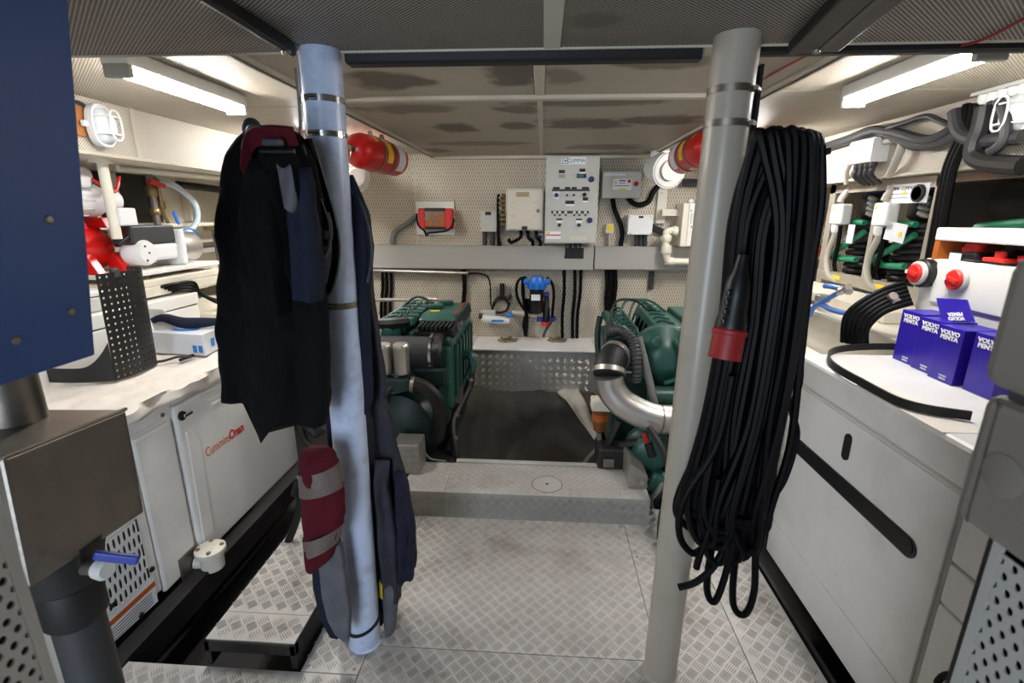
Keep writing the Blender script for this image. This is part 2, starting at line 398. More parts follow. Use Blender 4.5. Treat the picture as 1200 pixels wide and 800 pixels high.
B(-2.3, -.59, -1.3, .45, -.02, 0).build('plate', 'floor_plate', floor); B(.435, 2.3, -1.3, .3, -.02, 0).build('plate', 'floor_plate', floor)
B(.975, 1.035, .3, 2.25, -.10, -.06).build('gutter', 'black_paint', floor)
B(.985, 1.0, .3, 2.25, -.06, .004).build('gutter_lip', 'black_paint', floor)
B(-1.47, -1.40, .45, 2.6, -.1, .012).build('sill', 'black_paint', floor)

# ceiling: three levels of perforated panels as parts
ceiling = plain('ceiling', B(-2.75, 2.7, -1.4, YB+.1, 2.03, 2.08), 'cream')
def panel(mb, mt, org, name='panel', bevel=.002):
    me = mb.mesh(name, mt, Vector(org), False); o = bpy.data.objects.new(name, me); COL.objects.link(o)
    o.parent = ceiling; o.location = Vector(org)-WORLD['ceiling']; WORLD[o.name] = Vector(org)
    if bevel: bv = o.modifiers.new('bevel', 'BEVEL'); bv.width = bevel; bv.segments = 1
    return o
YN = 1.375
for x0, x1 in ((-1.98, -.62), (-.62, .012), (.018, .62), (.62, 1.82)):
    panel(B(x0+.001, x1-.001, -1.3, YN, ZN, ZN+.02), 'ceil_near', (0, .08, ZN))
panel(B(-.006, .036, -1.3, YN, ZN-.003, ZN), 'insulation', (0, .08, ZN), 'joint_strip')
panel(B(-1.98, 1.82, YN-.006, YN+.004, ZN-.004, 2.03), 'insulation', (0, .08, ZN), 'edge_trim')
YR = at_z(600, 113, 1.95).y          # cross rib
XJ = at_z(632, 85, 1.95).x
for x0, x1, y0, y1 in ((-.89, XJ-.02, YN+.05, YR-.02), (XJ+.02, .83, YN+.05, YR-.02), (-.89, XJ, YR+.02, YB-.01), (XJ, .83, YR+.02, YB-.01)):
    panel(B(x0, x1, y0, y1, 1.95, 1.962), 'ceil_center', (0, 2.8, 1.95), bevel=.003)
panel(B(XJ-.018, XJ+.018, YN+.05, YR-.02, 1.947, 1.955), 'insulation', (0, 2.8, 1.95), 'joint_strip')
panel(B(XJ-.012, XJ+.012, YR+.02, YB-.01, 1.9485, 1.951), 'insulation', (0, 2.8, 1.95), 'joint_strip')
panel(B(-.9, .84, YR-.022, YR+.022, 1.936, 1.956), 'insulation', (0, 2.8, 1.95), 'cross_rib', bevel=.004)
for x0, x1, y0, y1 in ((-1.97, -.93, YN, 2.35), (-1.97, -.93, 2.355, YB), (.87, 1.80, YN, 2.15), (.87, 1.80, 2.155, 3.0), (.87, 1.80, 3.005, YB)):
    panel(B(x0, x1, y0, y1, ZC, ZC+.012), 'ceil_side', (0, 2.8, ZC), bevel=.003)
for s in (-1, 1):                     # hatch rails either side of the centre panels
    xr = -.91 if s < 0 else .85
    panel(B(xr-.022, xr+.022, YN+.04, YB-.01, 1.938, 1.975), 'insulation', (0, 2.8, 1.95), 'hatch_rail', bevel=.004)
    panel(B(xr-.006, xr+.006, YN+.04, YB-.01, 1.932, 1.939), 'steel_dull', (0, 2.8, 1.95), 'hatch_track')
panel(B(-.92, .86, YB-.06, YB-.005, 1.925, 1.955), 'insulation', (0, 2.8, 1.95), 'back_trim', bevel=.004)
panel(B(-.53, .40, YN+.006, YN+.05, 1.878, 1.93), 'black_rubber', (0, 1.4, 1.9), 'seal_strip', bevel=.006)
panel(B(.5, 1.81, YN+.006, YN+.035, 1.885, 1.95), 'black_rubber', (0, 1.4, 1.9), 'seal_strip', bevel=.006)

# walls
wall_back = plain('wall_back', B(-2.7, 2.65, YB, YB+.08, -.3, 2.05), 'wall_perf', org=(0, YB, 0))
for x in (487, 632, 770):
    p = at_y(x, 230, YB); B(p.x-.014, p.x+.014, YB-.0008, YB+.01, .3, 1.93).build('joint_strip', 'insulation', wall_back)
wl = plain('wall_left', B(-2.72, -2.66, -1.4, YB, -.3, 2.05), 'cream')
B(-1.975, -1.95, YN, YB-.001, 1.742, ZC).build('fascia', 'fascia_perf', wl, bevel=.003)
B(-2.67, -1.965, -1.3, YB-.001, 1.735, 1.75).build('soffit', 'cream', wl)
for k, y in enumerate((2.35, 3.25)): B(-1.951, -1.944, y-.012, y+.012, 1.745, ZC).build('joint_strip', 'insulation', wl)
B(-1.965, -1.935, YN, YB-.001, 1.734, 1.75).build('lower_edge', 'insulation', wl, bevel=.004)
# hull side ledges inside the left recess
plain('trim_1', B(-2.658, -2.45, 1.0, YB-.006, 1.40, 1.425), 'cream', .004)
plain('trim_2', B(-2.658, -2.37, 1.0, YB-.006, .98, 1.12), 'cream', .01)
plain('trim_3', B(-2.658, -2.54, 1.0, YB-.006, 1.20, 1.235), 'tray_grey', .003)
for k, y in enumerate((1.9, 2.9, 3.55)): plain('trim_%d' % (4+k), B(-2.658, -2.6, y-.03, y+.03, 1.43, 1.73), 'cream', .004)
plain('trim_7', B(-2.658, -2.645, 1.5, 3.3, 1.43, 1.73), 'black_paint')  # thin black panel put in for the unlit depth of the recess
wr = plain('wall_right', B(2.6, 2.66, -1.4, YB, -.3, 2.05), 'fascia_perf')
B(1.78, 1.805, YN, YB-.001, 1.69, ZC).build('fascia', 'fascia_perf', wr, bevel=.003)
B(1.79, 2.61, -1.3, YB-.001, 1.685, 1.70).build('soffit', 'cream', wr)
B(1.765, 1.795, YN, YB-.001, 1.682, 1.698).build('lower_edge', 'insulation', wr, bevel=.004)
wf = plain('wall_front', B(-2.7, -1.12, -1.4, -1.32, -.3, 2.05).box(-.38, 2.65, -1.4, -1.32, -.3, 2.05).box(-1.12, -.38, -1.4, -1.32, -.3, .36).box(-1.12, -.38, -1.4, -1.32, 1.94, 2.05), 'cream')

# ------------------------------------------------------------------ lamps
def tube_lamp(x, y0, y1, z, label, glow='tube_glow'):
    t = thing('fluorescent_lamp', label, 'lamp', (x, (y0+y1)/2, z-.03), 'ceiling tube lamps')
    B(x-.045, x+.045, y0, y1, z+.008, ZC-.001).build('housing', 'white_plastic', t, bevel=.006)
    mb = MB(); pr = []
    n = 10
    for i in range(n+1):
        a = PI*i/n; pr.append((x+.036*math.cos(a), z+.012-.034*math.sin(a)))
    mb.prism([(a, y0+.02, b_) for a, b_ in pr], (0, y1-y0-.04, 0)); mb.build('diffuser', glow, t, smooth=True)
    for y in (y0, y1-.02): B(x-.042, x+.042, y, y+.02, z-.026, z+.014).build('end_cap', 'panel_grey_dark' if y == y0 else 'white_plastic', t, bevel=.005)
tube_lamp(-1.285, 1.52, 2.12, 1.916, 'glowing ceiling tube lamp above the generator and hanging jacket')
tube_lamp(1.168, 1.48, 2.08, 1.916, 'glowing ceiling tube lamp above the blue cartons and white cabinet')
tube_lamp(-1.50, 2.95, 3.55, 1.916, 'glowing ceiling tube lamp behind the pale pillar and jacket', 'tube_glow_aft')
tube_lamp(1.30, 3.0, 3.5, 1.916, 'glowing ceiling tube lamp behind the beige pillar', 'tube_glow_aft')
# ------------------------------------------------------------------ step platform
def rectY(x0, y0, x1, y1, Y):
    """photo rectangle on a wall plane Y -> X0,X1,Z0,Z1"""
    cx, cy = (x0+x1)/2, (y0+y1)/2
    return at_y(x0, cy, Y).x, at_y(x1, cy, Y).x, at_y(cx, y1, Y).z, at_y(cx, y0, Y).z
SP = thing('step_platform', 'low checker plate step with round hatch lid between the engines', 'step', (0, 2.28, -.25))
B(-.68, .545, 2.125, 2.425, -.25, .137).build('frame', 'black_paint', SP)
XS = -.47
for x0, x1, nm in ((-.69, XS, 0), (XS, .415, 1), (.415, .555, 2)):
    o = B(x0+.001, x1-.001, 2.112, 2.40, .139, .145).build('top_plate', 'floor_plate', SP, bevel=.001, seg=1)
    treads((x0, 2.112, .145), (1, 0, 0), (0, 1, 0), x1-x0, .288, o, cell=.03, hgt=.0008)
    if nm < 2:
        x1b = x1 if nm == 0 else .555
        r = B(x0+.001, x1b-.001, 2.107, 2.112, 0.0, .144).build('riser_plate', 'panel_grey_dark', SP)
        treads((x0, 2.107, .0), (1, 0, 0), (0, 0, 1), x1b-x0, .145, r, cell=.034, hgt=.0026, margin=.008, mt='steel_brushed')
B(-.46, .40, 2.405, 2.44, .13, .152).build('back_lip', 'floor_plate', SP, bevel=.002)
c = at_z(641, 567, .146)
o = MB().lathe((c.x, c.y, .1445), (0, 0, 1), [(0, .075), (.002, .075), (.0026, .073)], 32).build('hatch_lid', 'floor_plate', SP)
MB().lathe((c.x, c.y, .1465), (0, 0, 1), [(0, .008), (.001, .008)], 12).build('lift_hole', 'black_paint', o)
mb = MB(); mb.tube([(c.x+.0775*math.cos(i*PI/20), c.y+.0775*math.sin(i*PI/20), .1455) for i in range(40)], .0014, 4, closed=True); mb.build('lid_seam', 'black_paint', SP)
# uprights at the ends of the step
for px, lab, y0 in (((461, 492), 'small upright checker plate block at the step end by the hanging overalls', 2.26), ((738, 760), 'small upright checker plate block at the step end below the exhaust elbow', 2.2)):
    x0 = at_y(px[0], 550, y0).x; x1 = at_y(px[1], 550, y0).x
    t = thing('corner_block', lab, 'metal block', ((x0+x1)/2, y0+.06, .146), 'corner blocks of the step')
    h = .17 if px[0] < 600 else .13
    if px[0] < 600: bl = B(x0, x1, y0, y0+.14, .147, .147+h)
    else: bl = MB().prism([(x0, y0, .147), (x1, y0, .147), (x1, y0, .147+h*.55), (x0+.02, y0, .147+h), (x0, y0, .147+h)], (0, .2, 0))
    o = bl.build('body', 'alu', t, bevel=.004)
    treads((x0, y0-.0003, .147), (1, 0, 0), (0, 0, 1), x1-x0, h*(1 if px[0] < 600 else .5), o, cell=.028, hgt=.002, margin=.006, mt='steel_brushed')
# low side step by the generator
LS = thing('side_step', 'low black framed step with checker plates beside the generator', 'step', (-.95, 1.7, 0))
for x0, x1, y0, y1 in ((-1.12, -.80, 1.238, 1.262), (-1.12, -.80, 2.3, 2.32), (-.822, -.80, 1.238, 2.32), (-1.12, -1.10, 1.238, 2.32)):
    B(x0, x1, y0, y1, .0, .098).build('rail', 'black_paint', LS, bevel=.003) if y1-y0 > .1 else B(x0, x1, y0, y1, .055, .098).build('rail', 'black_paint', LS, bevel=.003)
for y0, y1 in ((1.245, 1.36), (1.362, 2.315)):
    o = B(-1.115, -.805, y0, y1, .096, .102).build('plate', 'floor_plate', LS); treads((-1.115, y0, .102), (1, 0, 0), (0, 1, 0), .31, y1-y0, o)
# checker box against the back wall
x0, x1 = -.575, .46
BX = thing('checker_locker', 'low checker plate locker with two round fillers against the back wall', 'locker', (-.06, 3.98, -.02))
B(x0, x1, 3.785, YB-.005, -.02, .405).build('body', 'alu', BX, bevel=.004)
treads((x0+.02, 3.7845, .02), (1, 0, 0), (0, 0, 1), x1-x0-.04, .37, BX, cell=.042, mt='steel_brushed', hgt=.0022)
B(x0-.04, x1+.04, 3.77, YB-.004, .405, .42).build('lid', 'white_enamel', BX, bevel=.004)
for x in (x0-.01, x1+.01): B(x-.02, x+.02, 3.76, YB-.003, .42, .426).build('lid_strap', 'panel_grey', BX)
for px in (595, 653):
    c = at_z(px, 399, .42); o = MB().lathe((c.x, c.y, .42), (0, 0, 1), [(0, .085), (.006, .085), (.008, .07), (.008, .055)], 24).build('filler_rim', 'steel_brushed', BX)
    MB().lathe((c.x, c.y, .428), (0, 0, 1), [(0, .05), (.006, .048), (.014, .02)], 16).build('filler_cap', 'brass', o)
    for k in range(6): a = k*PI/3+.3; MB().lathe((c.x+.078*math.cos(a), c.y+.078*math.sin(a), .426), (0, 0, 1), [(0, .012), (.012, .01)], 8).build('wing_nut', 'brass', o)
# black mat and silver sheet between the engines
def matz(x, y): return .02+.012*math.sin(x*9+1.3*math.sin(y*3))+.034*noise.noise(Vector((x*3, y*2.2, 1)))+.018*abs(math.sin(x*7+2.5*noise.noise(Vector((x*2,y*2,7)))))**6+.010*noise.noise(Vector((x*12, y*3, 4)))+max(0, (y-3.4))*.1
o = MB().grid(lambda u, v: (-.60+1.06*u, 2.43+1.345*v, matz(-.60+1.06*u, 2.43+1.345*v)), 60, 60).build('floor_mat', 'mat_black', smooth=True, solid=.004)
tag(o, 'crumpled black rubber mat on the floor between the engines', 'mat')
a, b_, c, d = at_z(652, 460, .06), at_z(675, 456, .06), at_z(706, 503, .05), at_z(697, 512, .05)
o = MB().grid(lambda u, v: (lambda p: (p.x, p.y, matz(p.x, p.y)+.018+.01*math.sin(u*7+v*5)))((a.lerp(b_, u)).lerp(d.lerp(c, u), v)), 10, 24).build('metal_sheet', 'sheet_silver', smooth=True, solid=.002)
tag(o, 'bent silver foil strip lying on the black mat edge', 'foil sheet')
pts = [at_z(700, 500, .05), at_z(702, 520, .06), at_z(690, 535, .05), at_z(682, 546, .03)]
o = MB().ribbon(cr(pts, 6), (0.03, .01, 0), .003).build('edge_strap', 'grey_hose'); tag(o, 'limp grey strap curling along the mat beside the step', 'strap')

# ------------------------------------------------------------------ pillars
def clampring(t, c, ax, r, z, w_, mt, screw=True, a0=-.9):
    mb = MB(); p = c+ax*z; mb.lathe(p-ax.normalized()*w_/2, ax, [(0, r), (0, r+.0018), (w_, r+.0018), (w_, r)], 36)
    o = mb.build('hose_clamp', mt, t, smooth=True)
    if screw:
        q = p+Vector((math.cos(a0), math.sin(a0), 0))*(r+.006)
        MB().cyl(q+Vector((-.014*math.sin(-a0), -.014*math.cos(a0), 0)), q+Vector((.014*math.sin(-a0), .014*math.cos(a0), 0)), .006, n=10).build('clamp_screw', 'chrome', o)
def pillar(bx, by, tx, ty, mt, label):
    t = thing('pillar', label, 'pillar', (bx, by, 0), 'support pillars')
    a = Vector((bx, by, 0)); b_ = Vector((tx, ty, 1.92)); r = .053
    MB().cyl(a, b_, r, n=40).build('tube', mt, t, smooth=True)
    MB().lathe(a, b_-a, [(0, r+.005), (.003, r+.005), (.008, r)], 32).build('weld_foot', mt, t, smooth=True)
    return t, a, (b_-a)/1.92
PL, a, ax = pillar(-.612, 1.365, -.586, 1.365, 'pillar_cool_light', 'round pillar toned pale bluish for cool light, garments and belts hanging on it')
for z, w_, mt in ((1.785, .016, 'chrome'), (1.70, .014, 'chrome'), (1.24, .018, 'steel_dull')): clampring(PL, a, ax, .0535, z, w_, mt, a0=-1.7)
mb = MB(); mb.tube([a+ax*(.09+.02*math.cos(k*PI/16-.6))+Vector((.056*math.cos(k*PI/16), .056*math.sin(k*PI/16), 0)) for k in range(32)], .006, 6, closed=True); mb.build('strap', 'black_rubber', PL)
mb = MB(); mb.tube(cr([a+ax*1.86+Vector((-.058, -.02, 0)), a+ax*1.72+Vector((-.06, -.02, 0)), a+ax*1.68+Vector((-.068, -.06, 0)), a+ax*1.645+Vector((-.085, -.11, 0)), a+ax*1.66+Vector((-.1, -.13, 0))], 6), .005, 8); mb.build('hook', 'chrome', PL)
PR, a, ax = pillar(.425, 1.31, .451, 1.31, 'pillar_warm_shade', 'round pillar toned beige for shade, the black cable coil hung beside it')
for z, w_ in ((1.785, .016), (1.71, .016)): clampring(PR, a, ax, .0535, z, w_, 'steel_dull', a0=-.6)
B(.505, .513, 1.29, 1.325, 1.60, 1.84).build('hook_strip', 'black_paint', PR)
mb = MB(); mb.tube(cr([(.509, 1.30, 1.66), (.53, 1.29, 1.635), (.60, 1.23, 1.63), (.655, 1.22, 1.64)], 6), .008, 8); mb.build('hook', 'black_paint', PR)

# ------------------------------------------------------------------ black channel tracks under the near ceiling
def track(p0, p1, wd, label):
    p0, p1 = Vector(p0), Vector(p1); d = (p1-p0).normalized(); s = Vector((d.y, -d.x, 0))
    t = thing('ceiling_track', label, 'track', (p0+p1)/2-Vector((0, 0, .03)))
    MB().prism([p0+s*wd/2, p1+s*wd/2, p1-s*wd/2, p0-s*wd/2], (0, 0, .028)).build('channel', 'black_paint', t, bevel=.004)
    MB().prism([p0+s*wd*.15-Vector((0, 0, .002)), p1+s*wd*.15-Vector((0, 0, .002)), p1+s*wd*.02-Vector((0, 0, .002)), p0+s*wd*.02-Vector((0, 0, .002))], (0, 0, .004)).build('slot', 'dark_grey', t)
    MB().lathe(p0+(p1-p0)*.97-Vector((0, 0, .006)), (0, 0, 1), [(0, .008), (.008, .012)], 10).build('end_bolt', 'steel_dull', t)
z = ZN-.03
track((-.635, .2, z), (-.628, 1.30, z), .022, 'thin black track under the ceiling near the pale pillar')
track((.50, .55, z), (.645, 1.345, z), .115, 'wide black channel track under the ceiling near the beige pillar')
mb = MB(); mb.tube(cr([at_z(890, 95, 1.955), at_z(940, 68, 1.93), at_z(970, 56, 1.9), at_z(1010, 58, 1.9), at_z(1060, 63, 1.9), at_z(1110, 56, 1.9), at_z(1150, 47, 1.896), at_z(1200, 22, 1.896)], 6), .0035, 6)
tag(mb.build('red_cable', 'red_dark', smooth=True), 'thin dark red cable looping under the ceiling past the bright tube lamp', 'cable')

# ------------------------------------------------------------------ generator (left)
GX, GT = -1.485, .81
G = thing('generator', 'white generator enclosure with orange lettering on its door', 'generator', (-1.9, 1.85, .0))
B(-2.3, GX-.012, .95, 2.60, .03, GT-.005).build('enclosure', 'white_enamel', G, bevel=.012)
B(-2.28, GX-.03, 1.0, 2.58, .0, .03).build('skid', 'black_paint', G)
# upper lid band, near panels, door
B(GX-.03, GX, .95, 1.715, .70, GT).build('lid_band', 'white_enamel', G, bevel=.01)
B(GX-.03, GX-.004, 1.715, 2.60, .745, GT).build('lid_band', 'white_enamel', G, bevel=.01)
B(GX-.02, GX, .95, 1.505, .045, .69).build('side_panel', 'white_enamel', G, bevel=.008)
B(GX-.02, GX+.004, 1.51, 1.70, .02, .69).build('corner_post', 'white_enamel', G, bevel=.02)
dr = B(GX-.02, GX+.012, 1.715, 2.585, .02, .738).build('door', 'white_enamel', G, bevel=.012)
mb = MB()
for k in range(3): mb.prism([(GX+.012, 1.87+.03*k, .722-.028*k), (GX+.012, 2.55, .722-.028*k), (GX+.012, 2.55, .710-.028*k), (GX+.012, 1.87+.03*k, .710-.028*k)], (.004, 0, 0))
mb.build('ventilation_rib', 'white_enamel', dr, bevel=.003)
MB().prism([(GX+.011, 1.735, .03), (GX+.011, 1.80, .03), (GX+.011, 1.815, .54), (GX+.011, 1.79, .61), (GX+.011, 1.75, .61)], (.006, 0, 0)).build('pressed_rib', 'white_enamel', dr, bevel=.005)
p = at_x(213, 487, GX+.014)
lt = MB().lathe((GX+.012, p.y, p.z), (1, 0, 0), [(0, .02), (.008, .02), (.012, .015)], 20).build('latch', 'black_plastic', dr)
B(GX+.022, GX+.03, p.y-.004, p.y+.045, p.z-.008, p.z+.006).build('latch_lever', 'chrome', lt, bevel=.003)
p0, p1 = at_x(240, 533, GX+.013), at_x(284, 510, GX+.013)
u = Vector((0, 1, 0)); L_ = (p1.y-p0.y)
text('Cummins', .062, (GX+.0125, p0.y+L_*.30+.012, p0.z+.002), (0, 1, 0), (0, 0, 1), 'print_orange', dr, sx=.72)
text('Onan', .064, (GX+.0125, p0.y+L_*.82+.012, p0.z+.004), (0, 1, 0), (0, 0, 1), 'print_red', dr, bold=.0022, sx=.78)
# slotted grille low on the near side: real slots
gy0, gy1, gz0, gz1 = 1.215, 1.46, .135, .40
nu, nv = 11, 5
mb = perf_sheet(lambda a_, b_: (GX+.004, gy0+(gy1-gy0)*a_/(nu+.5), gz0+(gz1-gz0)*b_/nv), nu, nv, hr=.3, squash=1.4, stagger=True)
mb.build('slotted_grille', 'white_enamel', G, solid=.002)
B(GX-.001, GX+.002, gy0, gy1, gz0, gz1).build('grille_backing', 'black_paint', G)
stk = MB().prism([(GX, 1.245, .035), (GX, 1.47, .02), (GX, 1.475, .14), (GX, 1.25, .15)], (.0035, 0, 0)).build('warning_sticker', 'print_white', G)
MB().prism([(GX+.003, 1.25, .098), (GX+.003, 1.472, .092), (GX+.003, 1.473, .113), (GX+.003, 1.25, .118)], (.001, 0, 0)).build('orange_bar', 'print_orange', stk)
mb = MB()
for k in range(5): z = .084-.011*k; mb.prism([(GX+.003, 1.26, z), (GX+.003, 1.45, z-.004), (GX+.003, 1.45, z-.007), (GX+.003, 1.26, z-.003)], (.001, 0, 0))
mb.build('small_print', 'print_black', stk)
for (y, z) in ((1.475, .165), (1.235, .02+.1), (1.39, .012+.02), (1.30, .165)): MB().lathe((GX+.001, y, z), (1, 0, 0), [(0, .011), (.004, .011), (.008, .007)], 10).build('panel_screw', 'black_plastic', G)
p = at_x(190, 486, GX); MB().lathe((GX, p.y, p.z), (1, 0, 0), [(0, .009), (.004, .009), (.006, .005)], 10).build('lid_screw', 'steel_dull', G)
# cream three-screw drain cap on a plate, bolted on the enclosure
p = at_x(222, 662, GX+.006)
o = B(GX+.004, GX+.009, p.y-.05, p.y+.05, p.z-.055, p.z+.065).build('drain_plate', 'steel_dull', G)
DC = thing('drain_valve', 'cream plastic drain valve with screws bolted low on the generator', 'valve', (GX+.05, p.y+.03, .0))
q = Vector((GX+.055, p.y+.045, .02))
MB().cyl((GX+.009, p.y+.03, p.z-.01), (GX+.06, p.y+.04, p.z-.015), .026).build('neck', 'cream', DC, smooth=True)
MB().lathe((q.x+.02, q.y, .0), (0, 0, 1), [(0, .045), (.075, .047), (.078, .06), (.095, .06), (.1, .05)], 28).build('body', 'cream', DC, smooth=True)
for k in range(4):
    a_ = k*PI/2+.5; MB().lathe((q.x+.02+.045*math.cos(a_), q.y+.045*math.sin(a_), .098), (0, 0, 1), [(0, .009), (.006, .009), (.009, .005)], 8).build('screw', 'steel_dull', DC)

# things on the generator top ---------------------------------------------------
def pz(u, v):   # crumpled sheet, front edge hangs over
    y = 1.42+(2.42-1.42)*v; fold = 1.45-.35*0
    x = -2.08+.66*u
    z = GT+.006+.016*abs(noise.noise(Vector((x*7, y*7, 0))))+.006*abs(noise.noise(Vector((x*19, y*15, 3))))
    if x > -1.46:
        k = (x+1.46); z -= k*2.4*(.55+.5*noise.noise(Vector((y*5, 2, 2)))); x = -1.462+.035*noise.noise(Vector((y*9, z*9, 1)))+k*.3
    return (x, y, z)
o = MB().grid(pz, 60, 80).build('paper_sheet', 'paper', smooth=True, solid=.001, ang=25)
tag(o, 'crumpled white paper sheet spread over the generator top', 'paper sheet')
# bent black perforated sheet
zb = GT+.022
P0, P1, P2 = at_z(50, 447, zb), at_z(136, 446, zb), at_z(182, 428, zb)
BS = thing('perforated_sheet', 'bent black perforated metal sheet standing on the generator top', 'metal sheet', (P1.x, P1.y, zb))
htop = at_y(150, 318, P1.y+.1).z-zb
path = cr([P1, P1.lerp(P2, .5)+Vector((.012, -.02, 0)), P2, P2+Vector((-.05, .06, 0)), P2+Vector((-.13, .08, 0))], 8)
lens = [0]
for i in range(1, len(path)): lens.append(lens[-1]+(path[i]-path[i-1]).length)
def along(d):
    d = max(0, min(d, lens[-1]-1e-6))
    for i in range(1, len(lens)):
        if lens[i] >= d: return path[i-1].lerp(path[i], (d-lens[i-1])/max(1e-9, lens[i]-lens[i-1]))
pit = .026; nu = int(lens[-1]/pit); nv = int(htop/pit)
def shf(a_, b_):
    q = along(a_*pit); h = htop*b_/nv
    lean = Vector((.012, .0, 0))*b_/nv
    return Vector((q.x, q.y, zb+h))+lean
perf_sheet(shf, nu, nv, hr=.19).build('bent_sheet', 'black_paint', BS, solid=.003)
MB().grid(lambda u, v: (lambda q: (q.x, q.y, zb+v*(.06+.10*max(0, (u-.6)/.4)**2)))(P0.lerp(P1, u)+Vector((0, -.02*math.sin(u*PI), 0))), 16, 3).build('low_flange', 'black_paint', BS, solid=.003)
MB().lathe(shf(2.5, nv)+Vector((-.01, .02, -.02)), (0, 0, 1), [(0, .018), (.03, .016), (.035, .01)], 12).build('knob', 'dark_grey', BS)
# carton with blue print, charger handle on it
q0, q1, q2 = at_z(176, 413, GT+.02), at_z(241, 417, GT+.02), at_z(266, 404, GT+.02)
ux = (q1-q0); uy = (q2-q1); h = .105
CT = thing('carton', 'flat white glove carton with blue print on the generator top', 'carton', (q0+q1)/2)
cb = MB().prism([q0, q1, q1+uy*1.0, q0+uy], (0, 0, h)).build('box', 'carton_white', CT, bevel=.002)
n = ux.normalized(); sd = Vector((n.y, -n.x, 0)).normalized()
if sd.y > 0: sd = -sd
for k in (.80, .90):
    mb = MB(); r0 = q0+ux*k+sd*.001+Vector((0, 0, .015)); mb.prism([r0, r0+ux*.07, r0+ux*.07+Vector((0, 0, .035)), r0+Vector((0, 0, .035))], sd*.001)
    mb.build('icon_print', 'print_blue', cb)
e = uy.normalized(); sx_ = ux.normalized()
for k in (.3, .75):
    mb = MB(); r0 = q1+uy*k+sx_*.001+Vector((0, 0, .03)); mb.prism([r0, r0+uy*.16, r0+uy*.16+Vector((0, 0, .04)), r0+Vector((0, 0, .04))], sx_*.001)
    mb.build('icon_print', 'print_blue', cb)
mb = MB(); o_ = q0+ux*.2+uy*.25+Vector((0, 0, h+.0005)); mb.prism([o_+(ux*.28*math.cos(k*PI/10)+uy*.22*math.sin(k*PI/10)+ux*.28+uy*.2) for k in range(20)], (0, 0, .0008)); mb.build('swirl_print', 'print_blue', cb)
mb = MB(); mb.prism([o_+(ux*.15*math.cos(k*PI/10)+uy*.14*math.sin(k*PI/10)+ux*.3+uy*.22+Vector((0, 0, .0009))) for k in range(20)], (0, 0, .0006)); mb.build('swirl_core', 'print_pale', cb)
hb = q0+ux*.55+uy*.45+Vector((0, 0, h+.004))
HG = thing('heat_gun', 'dark blue grey hand tool lying on the white carton', 'hand tool', hb)
d1 = (ux.normalized()*.8+uy.normalized()*.4).normalized()
mb = MB(); mb.tube([hb+d1*t_+Vector((0, 0, .025+.035*math.exp(-((t_+.1)/.06)**2))) for t_ in [x*.02-.14 for x in range(16)]], .026, 10, rf=lambda t_: .55+.5*math.sin(t_*PI)); mb.build('handle', 'navy_cloth', HG, smooth=True)
mb = MB(); mb.prism([hb-d1*.14+Vector((0, 0, .0)), hb-d1*.05+Vector((0, 0, .0)), hb-d1*.09+Vector((0, 0, .10)), hb-d1*.16+Vector((0, 0, .11))], uy.normalized()*.012); mb.build('guard', 'panel_grey', HG, bevel=.003)
q = at_z(190, 423, GT+.03); mb = MB()
mb.tube(cr([q+Vector((-.06, -.03, 0)), q, q+Vector((.05, .04, .01)), q+Vector((.09, .07, 0))], 5), .006, 6); mb.cyl(q+Vector((-.07, -.035, 0)), q+Vector((-.045, -.022, 0)), .012, n=8); mb.tube([q+Vector((.07, .02, 0)), q+Vector((.075, .1, 0))], .008, 6)
tag(mb.build('wrench', 'black_paint', smooth=True), 'small black wrench on the paper beside the white carton', 'tool')
# white battery box and grey lidded box behind
q0, q1 = at_z(60, 402, GT+.005), at_z(207, 372, GT+.005)
WB = thing('storage_chest', 'long white chest with dark lid seam behind the perforated sheet', 'chest', (-2.1, 2.05, GT))
B(-2.29, -1.98, 1.55, 2.62, GT+.002, .985).build('body', 'white_board', WB, bevel=.006)
B(-2.295, -1.975, 1.545, 2.625, .99, 1.055).build('lid', 'white_board', WB, bevel=.006)
B(-2.285, -1.985, 1.555, 2.615, .984, .991).build('seam', 'black_paint', WB)
PB = thing('plastic_case', 'light grey plastic case with small red mark on the white chest', 'case', (-2.12, 1.85, 1.056))
x0 = at_x(100, 360, -2.05)
B(-2.24, -2.02, 1.62, 2.10, 1.057, 1.125).build('case_base', 'panel_grey', PB, bevel=.01)
B(-2.245, -2.015, 1.615, 2.105, 1.127, 1.155).build('case_lid', 'white_plastic', PB, bevel=.01)
B(-2.16, -2.08, 1.96, 2.02, 1.155, 1.158).build('red_mark', 'red_dark', PB)
mb = MB()
for k in range(4): mb.tube(cr([(-2.1+.01*k, 2.35, 1.06+.012*k), (-2.03+.01*k, 2.48, 1.075+.015*k), (-2.0, 2.58+.02*k, 1.07+.012*k), (-1.98, 2.66, 1.03), (-1.93, 2.75+.02*k, .96), (-1.86+.02*k, 2.86, .93), (-1.80, 2.97+.02*k, .92)], 5), .009, 6)
tag(mb.build('cable_bundle', 'black_cable', smooth=True), 'black cable bundle drooping over the white chest end', 'cable')
